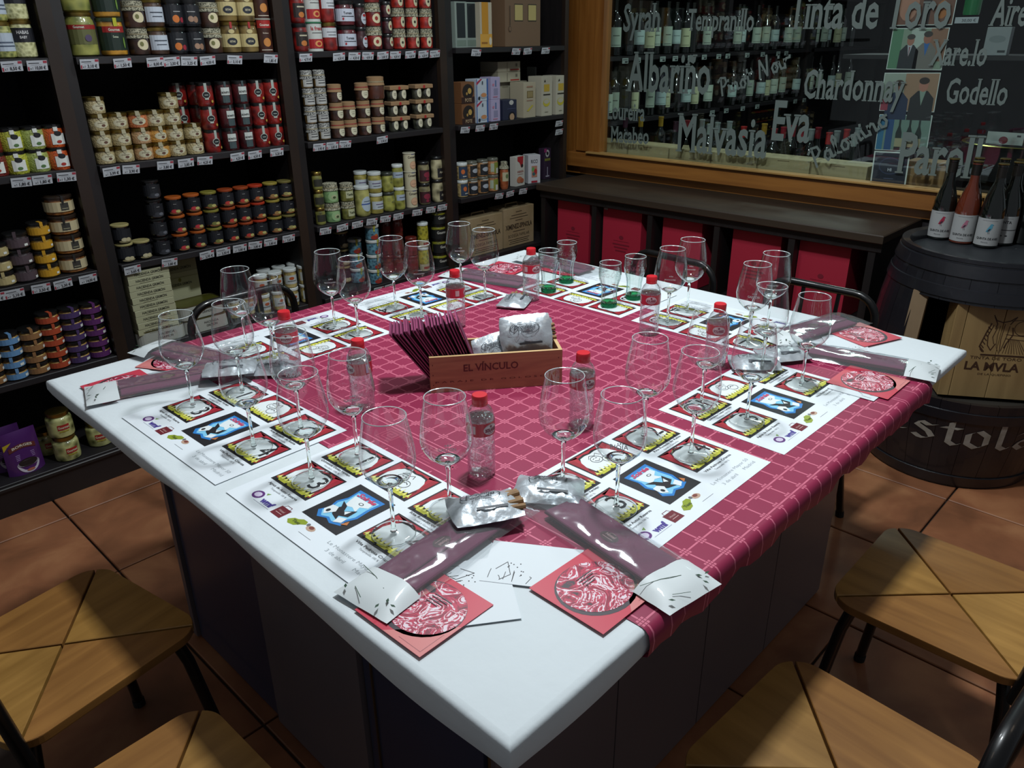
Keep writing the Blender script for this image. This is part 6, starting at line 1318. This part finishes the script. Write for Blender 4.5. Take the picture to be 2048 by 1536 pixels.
def redcard():
    g = G(); S = .142; g.box((0, 0, .0005), (S, S, .0008), pc('c0384c', .4)); base = g.mesh('card_sheet')
    g = G(); z = .00105; R1, R2, R3, K = pc('b82c4c', .4), pc('8c1838', .4), pc('dccbd4', .4), pc('3a3038', .4); PK_ = pc('cc7a78', .4)
    g.poly([(S/2, -S/2, z), (S/2, S*.05, z), (-S*.05, -S/2, z)], PK_)
    g.ell(0, 0, .066, .060, K, None, z, 30); g.ell(.002, .003, .062, .056, R1, None, z+.0002, 30)
    g.ell(.002, .003, .062, .056, card_print(), None, z+.0003, 30)
    for q in range(4): g.rect(-.01, .030-q*.006, .026-.004*q, .0315-q*.006, pc('5a5258', .4), None, z+.0014)
    g.line([(.02, -.064), (.064, -.064), (.064, -.02)], .0008, pc('a05a60', .4), None, z+.0002)
    return [('card_sheet', base), ('printed_picture', g.mesh('printed_picture'))]
RC = redcard()
g = G(); g.box((0, 0, .0004), (.148, .105, .0006), pc('d3dadf', .5)); wls = g.mesh('card_sheet')
g = G(); rn2 = random.Random(8)
for q in range(6): g.line([(-.06+.012*q+rn2.uniform(-.004, .004), -.04+rn2.uniform(-.01, .02)) for _ in range(3)], .0009, INK, None, .0010)
g.line([(-.055, -.02), (-.04, .0), (-.03, -.03), (-.045, -.045)], .001, INK, None, .001)
for q in range(9): g.ell(-.03+rn2.uniform(-.01, .02), -.02+rn2.uniform(-.02, .02), .0012, .0012, INK, None, .001, 6)
wlp = g.mesh('ink_drawing')
def red(x, y, rz, l, dz=.0): inst('leaflet', RC, l, 'leaflet', (x, y, TH+.0042+dz), rz, 'red square leaflets')
WN = [0]
def white(x, y, rz, l):
    WN[0] += 1; inst('leaflet', [('card_sheet', wls), ('ink_drawing', wlp)], l, 'leaflet', (x, y, TH+.0017+.0007*(WN[0] % 3)), rz, 'white leaflets')
white(.165, .225, -2.2, 'white leaflet with ink drawing beside the nearest red leaflet'); white(.265, .205, -1.0, 'white leaflet under the near right cutlery packet')
white(.12, 1.43, .2, 'white leaflet under the left wall-side packet'); white(1.53, .235, .6, 'white leaflet under the red leaflet by the table corner'); white(1.30, .10, 0, 'white leaflet under the further right packet')
red(.083, .252, PI*1.5+.02, 'nearest red square leaflet with tangled ink picture, under the nearest packet')
red(.288, .098, 0-.02, 'red square leaflet at the near right edge under the sleeve')
red(.105, 1.390, PI*1.5, 'red leaflet mostly under the left packet at the table corner'); red(.27, 1.455, PI+.5, 'red leaflet at the far left edge corner behind the glasses')
red(1.325, .098, .0, 'red leaflet under the further right packet'); red(1.635, .235, PI/2-.35, 'red leaflet at the far right corner near the barrel')
red(1.455, 1.43, PI+.2, 'red leaflet at the far corner by the cardboard boxes'); red(1.60, 1.26, PI/2, 'red leaflet behind the rear left tumbler')
pack(0, .195, .335, PI+.10, 'nearest cutlery packet, maroon napkin in a clear sleeve, near left edge', .001)
pack(1, .392, .150, -PI/2-.16+PI*0, 'cutlery packet lying across the near right table edge', .001)
pack(2, .19, 1.325, PI-.30, 'cutlery packet at the left corner of the table', .002)
pack(0, 1.43, .165, -PI/2+.22, 'cutlery packet on the right edge of the burgundy cloth', .003)
pack(1, 1.575, .345, PI-.25, 'cutlery packet on the white cloth close to the barrel', .001)
pack(2, 1.325, 1.365, PI/2+.25, 'cutlery packet at the far left edge by the cardboard boxes', .001)
pack(0, 1.60, 1.30, PI/2, 'cutlery packet at the far corner behind the tumblers', .004)
pack(1, .30, 1.42, PI/2+.3, 'cutlery packet at the far left edge behind the left glasses', .006)

# ================================================================== CHAIRS
BM = mat('black_tube', '0f0f10', .35, .3, coat=.3)
SEAT = [wood('seat_wood_a', '86602a', 'a67c3e', (3, 30, 20), .42, coat=.2, rnd=.12), wood('seat_wood_b', '7c5226', '9a6c36', (3, 30, 20), .42, coat=.2, rnd=.10)]
def seat_panels():
    out = []; a = .19; r = .055; t_ = .018
    arc = lambda cx, cy, a0, a1: [(cx+r*math.cos(math.radians(a0+(a1-a0)*i/5)), cy+r*math.sin(math.radians(a0+(a1-a0)*i/5))) for i in range(6)]
    poly0 = [(0, 0)]+arc(a-r, -(a-r), -45, 0)+arc(a-r, a-r, 0, 45)
    for k in range(4):
        c, s = math.cos(k*PI/2), math.sin(k*PI/2); P_ = [((x+.0038)*c-y*s, (x+.0038)*s+y*c) for x, y in poly0]
        n = len(P_); mx_ = sum(p[0] for p in P_)/n; my = sum(p[1] for p in P_)/n
        ins = [(p[0]+(mx_-p[0])*.012, p[1]+(my-p[1])*.012) for p in P_]
        vs = [(x, y, .432) for x, y in ins]+[(x, y, .434) for x, y in P_]+[(x, y, .449) for x, y in P_]+[(x, y, .4505) for x, y in ins]
        fs = [tuple(range(n))[::-1], tuple(range(3*n, 4*n))]
        for j in range(3):
            for i in range(n): q = j*n+i; w = j*n+(i+1) % n; fs.append((q, w, w+n, q+n))
        g = G(); g.add(vs, fs, SEAT[k % 2]); out.append(('seat_panel', g.mesh('seat_panel')))
    return out
def hoop_pts(x0, x1, w, z0, z1, r=.075):
    pts = [(x0, -w, z0)]; 
    for i in range(7): a = PI-i*PI/12; pts.append((x1, -w+r+r*math.cos(a), z1-r+r*math.sin(a)))
    for i in range(7): a = PI/2-i*PI/12; pts.append((x1, w-r+r*math.cos(a), z1-r+r*math.sin(a)))
    pts.append((x0, w, z0)); return pts
ch = seat_panels()
g = G(); g.tube([(-.15, -.15, .424), (.15, -.15, .424), (.15, .15, .424), (-.15, .15, .424)], .008, BM, 8, closed=True); ch.append(('seat_frame', g.mesh('seat_frame', True)))
for sx in (-1, 1):
    for sy in (-1, 1):
        g = G(); g.tube([(sx*.145, sy*.145, .43), (sx*.16, sy*.16, .36), (sx*.20, sy*.195, .012)], .0125, BM, 12); m1 = g.mesh('leg', True)
        g = G(); g.tube([(sx*.199, sy*.194, .02), (sx*.2005, sy*.1955, .0)], .0145, mat('rubber', '0b0b0b', .8), 12); ch.append(('leg', m1, [('rubber_foot', g.mesh('rubber_foot'))]))
g = G(); g.tube(hoop_pts(-.175, -.215, .185, .40, .800), .0125, BM, 12); ch.append(('back_hoop', g.mesh('back_hoop', True)))
for s_ in (-.06, .06):
    g = G(); g.tube([(-.178, s_*.9, .43), (-.214, s_, .79)], .007, BM, 8); ch.append(('back_bar', g.mesh('back_bar', True)))
for x, y, rz, l in ((-.224, 1.048, .19, 'black tube chair with four-piece pine seat at the left table edge, upper one'), (-.282, .50, .03, 'black tube chair with pine seat at the left edge, bottom of the photo'),
                    (1.165, -.205, PI/2, 'black tube chair with pine seat at the right table edge, near the barrel'), (.556, -.213, PI/2-.06, 'black tube chair with pine seat at the right edge, bottom of the photo'),
                    (1.80, 1.10, PI-.05, 'black tube chair behind the table before the red cases, left one'), (1.81, .52, PI, 'black tube chair behind the table before the red cases, right one'), (.68, 1.66, -PI/2, 'black tube chair behind the far left table edge')):
    inst('chair', ch, l, 'chair', (x, y, .0025), rz, 'chairs around the table')
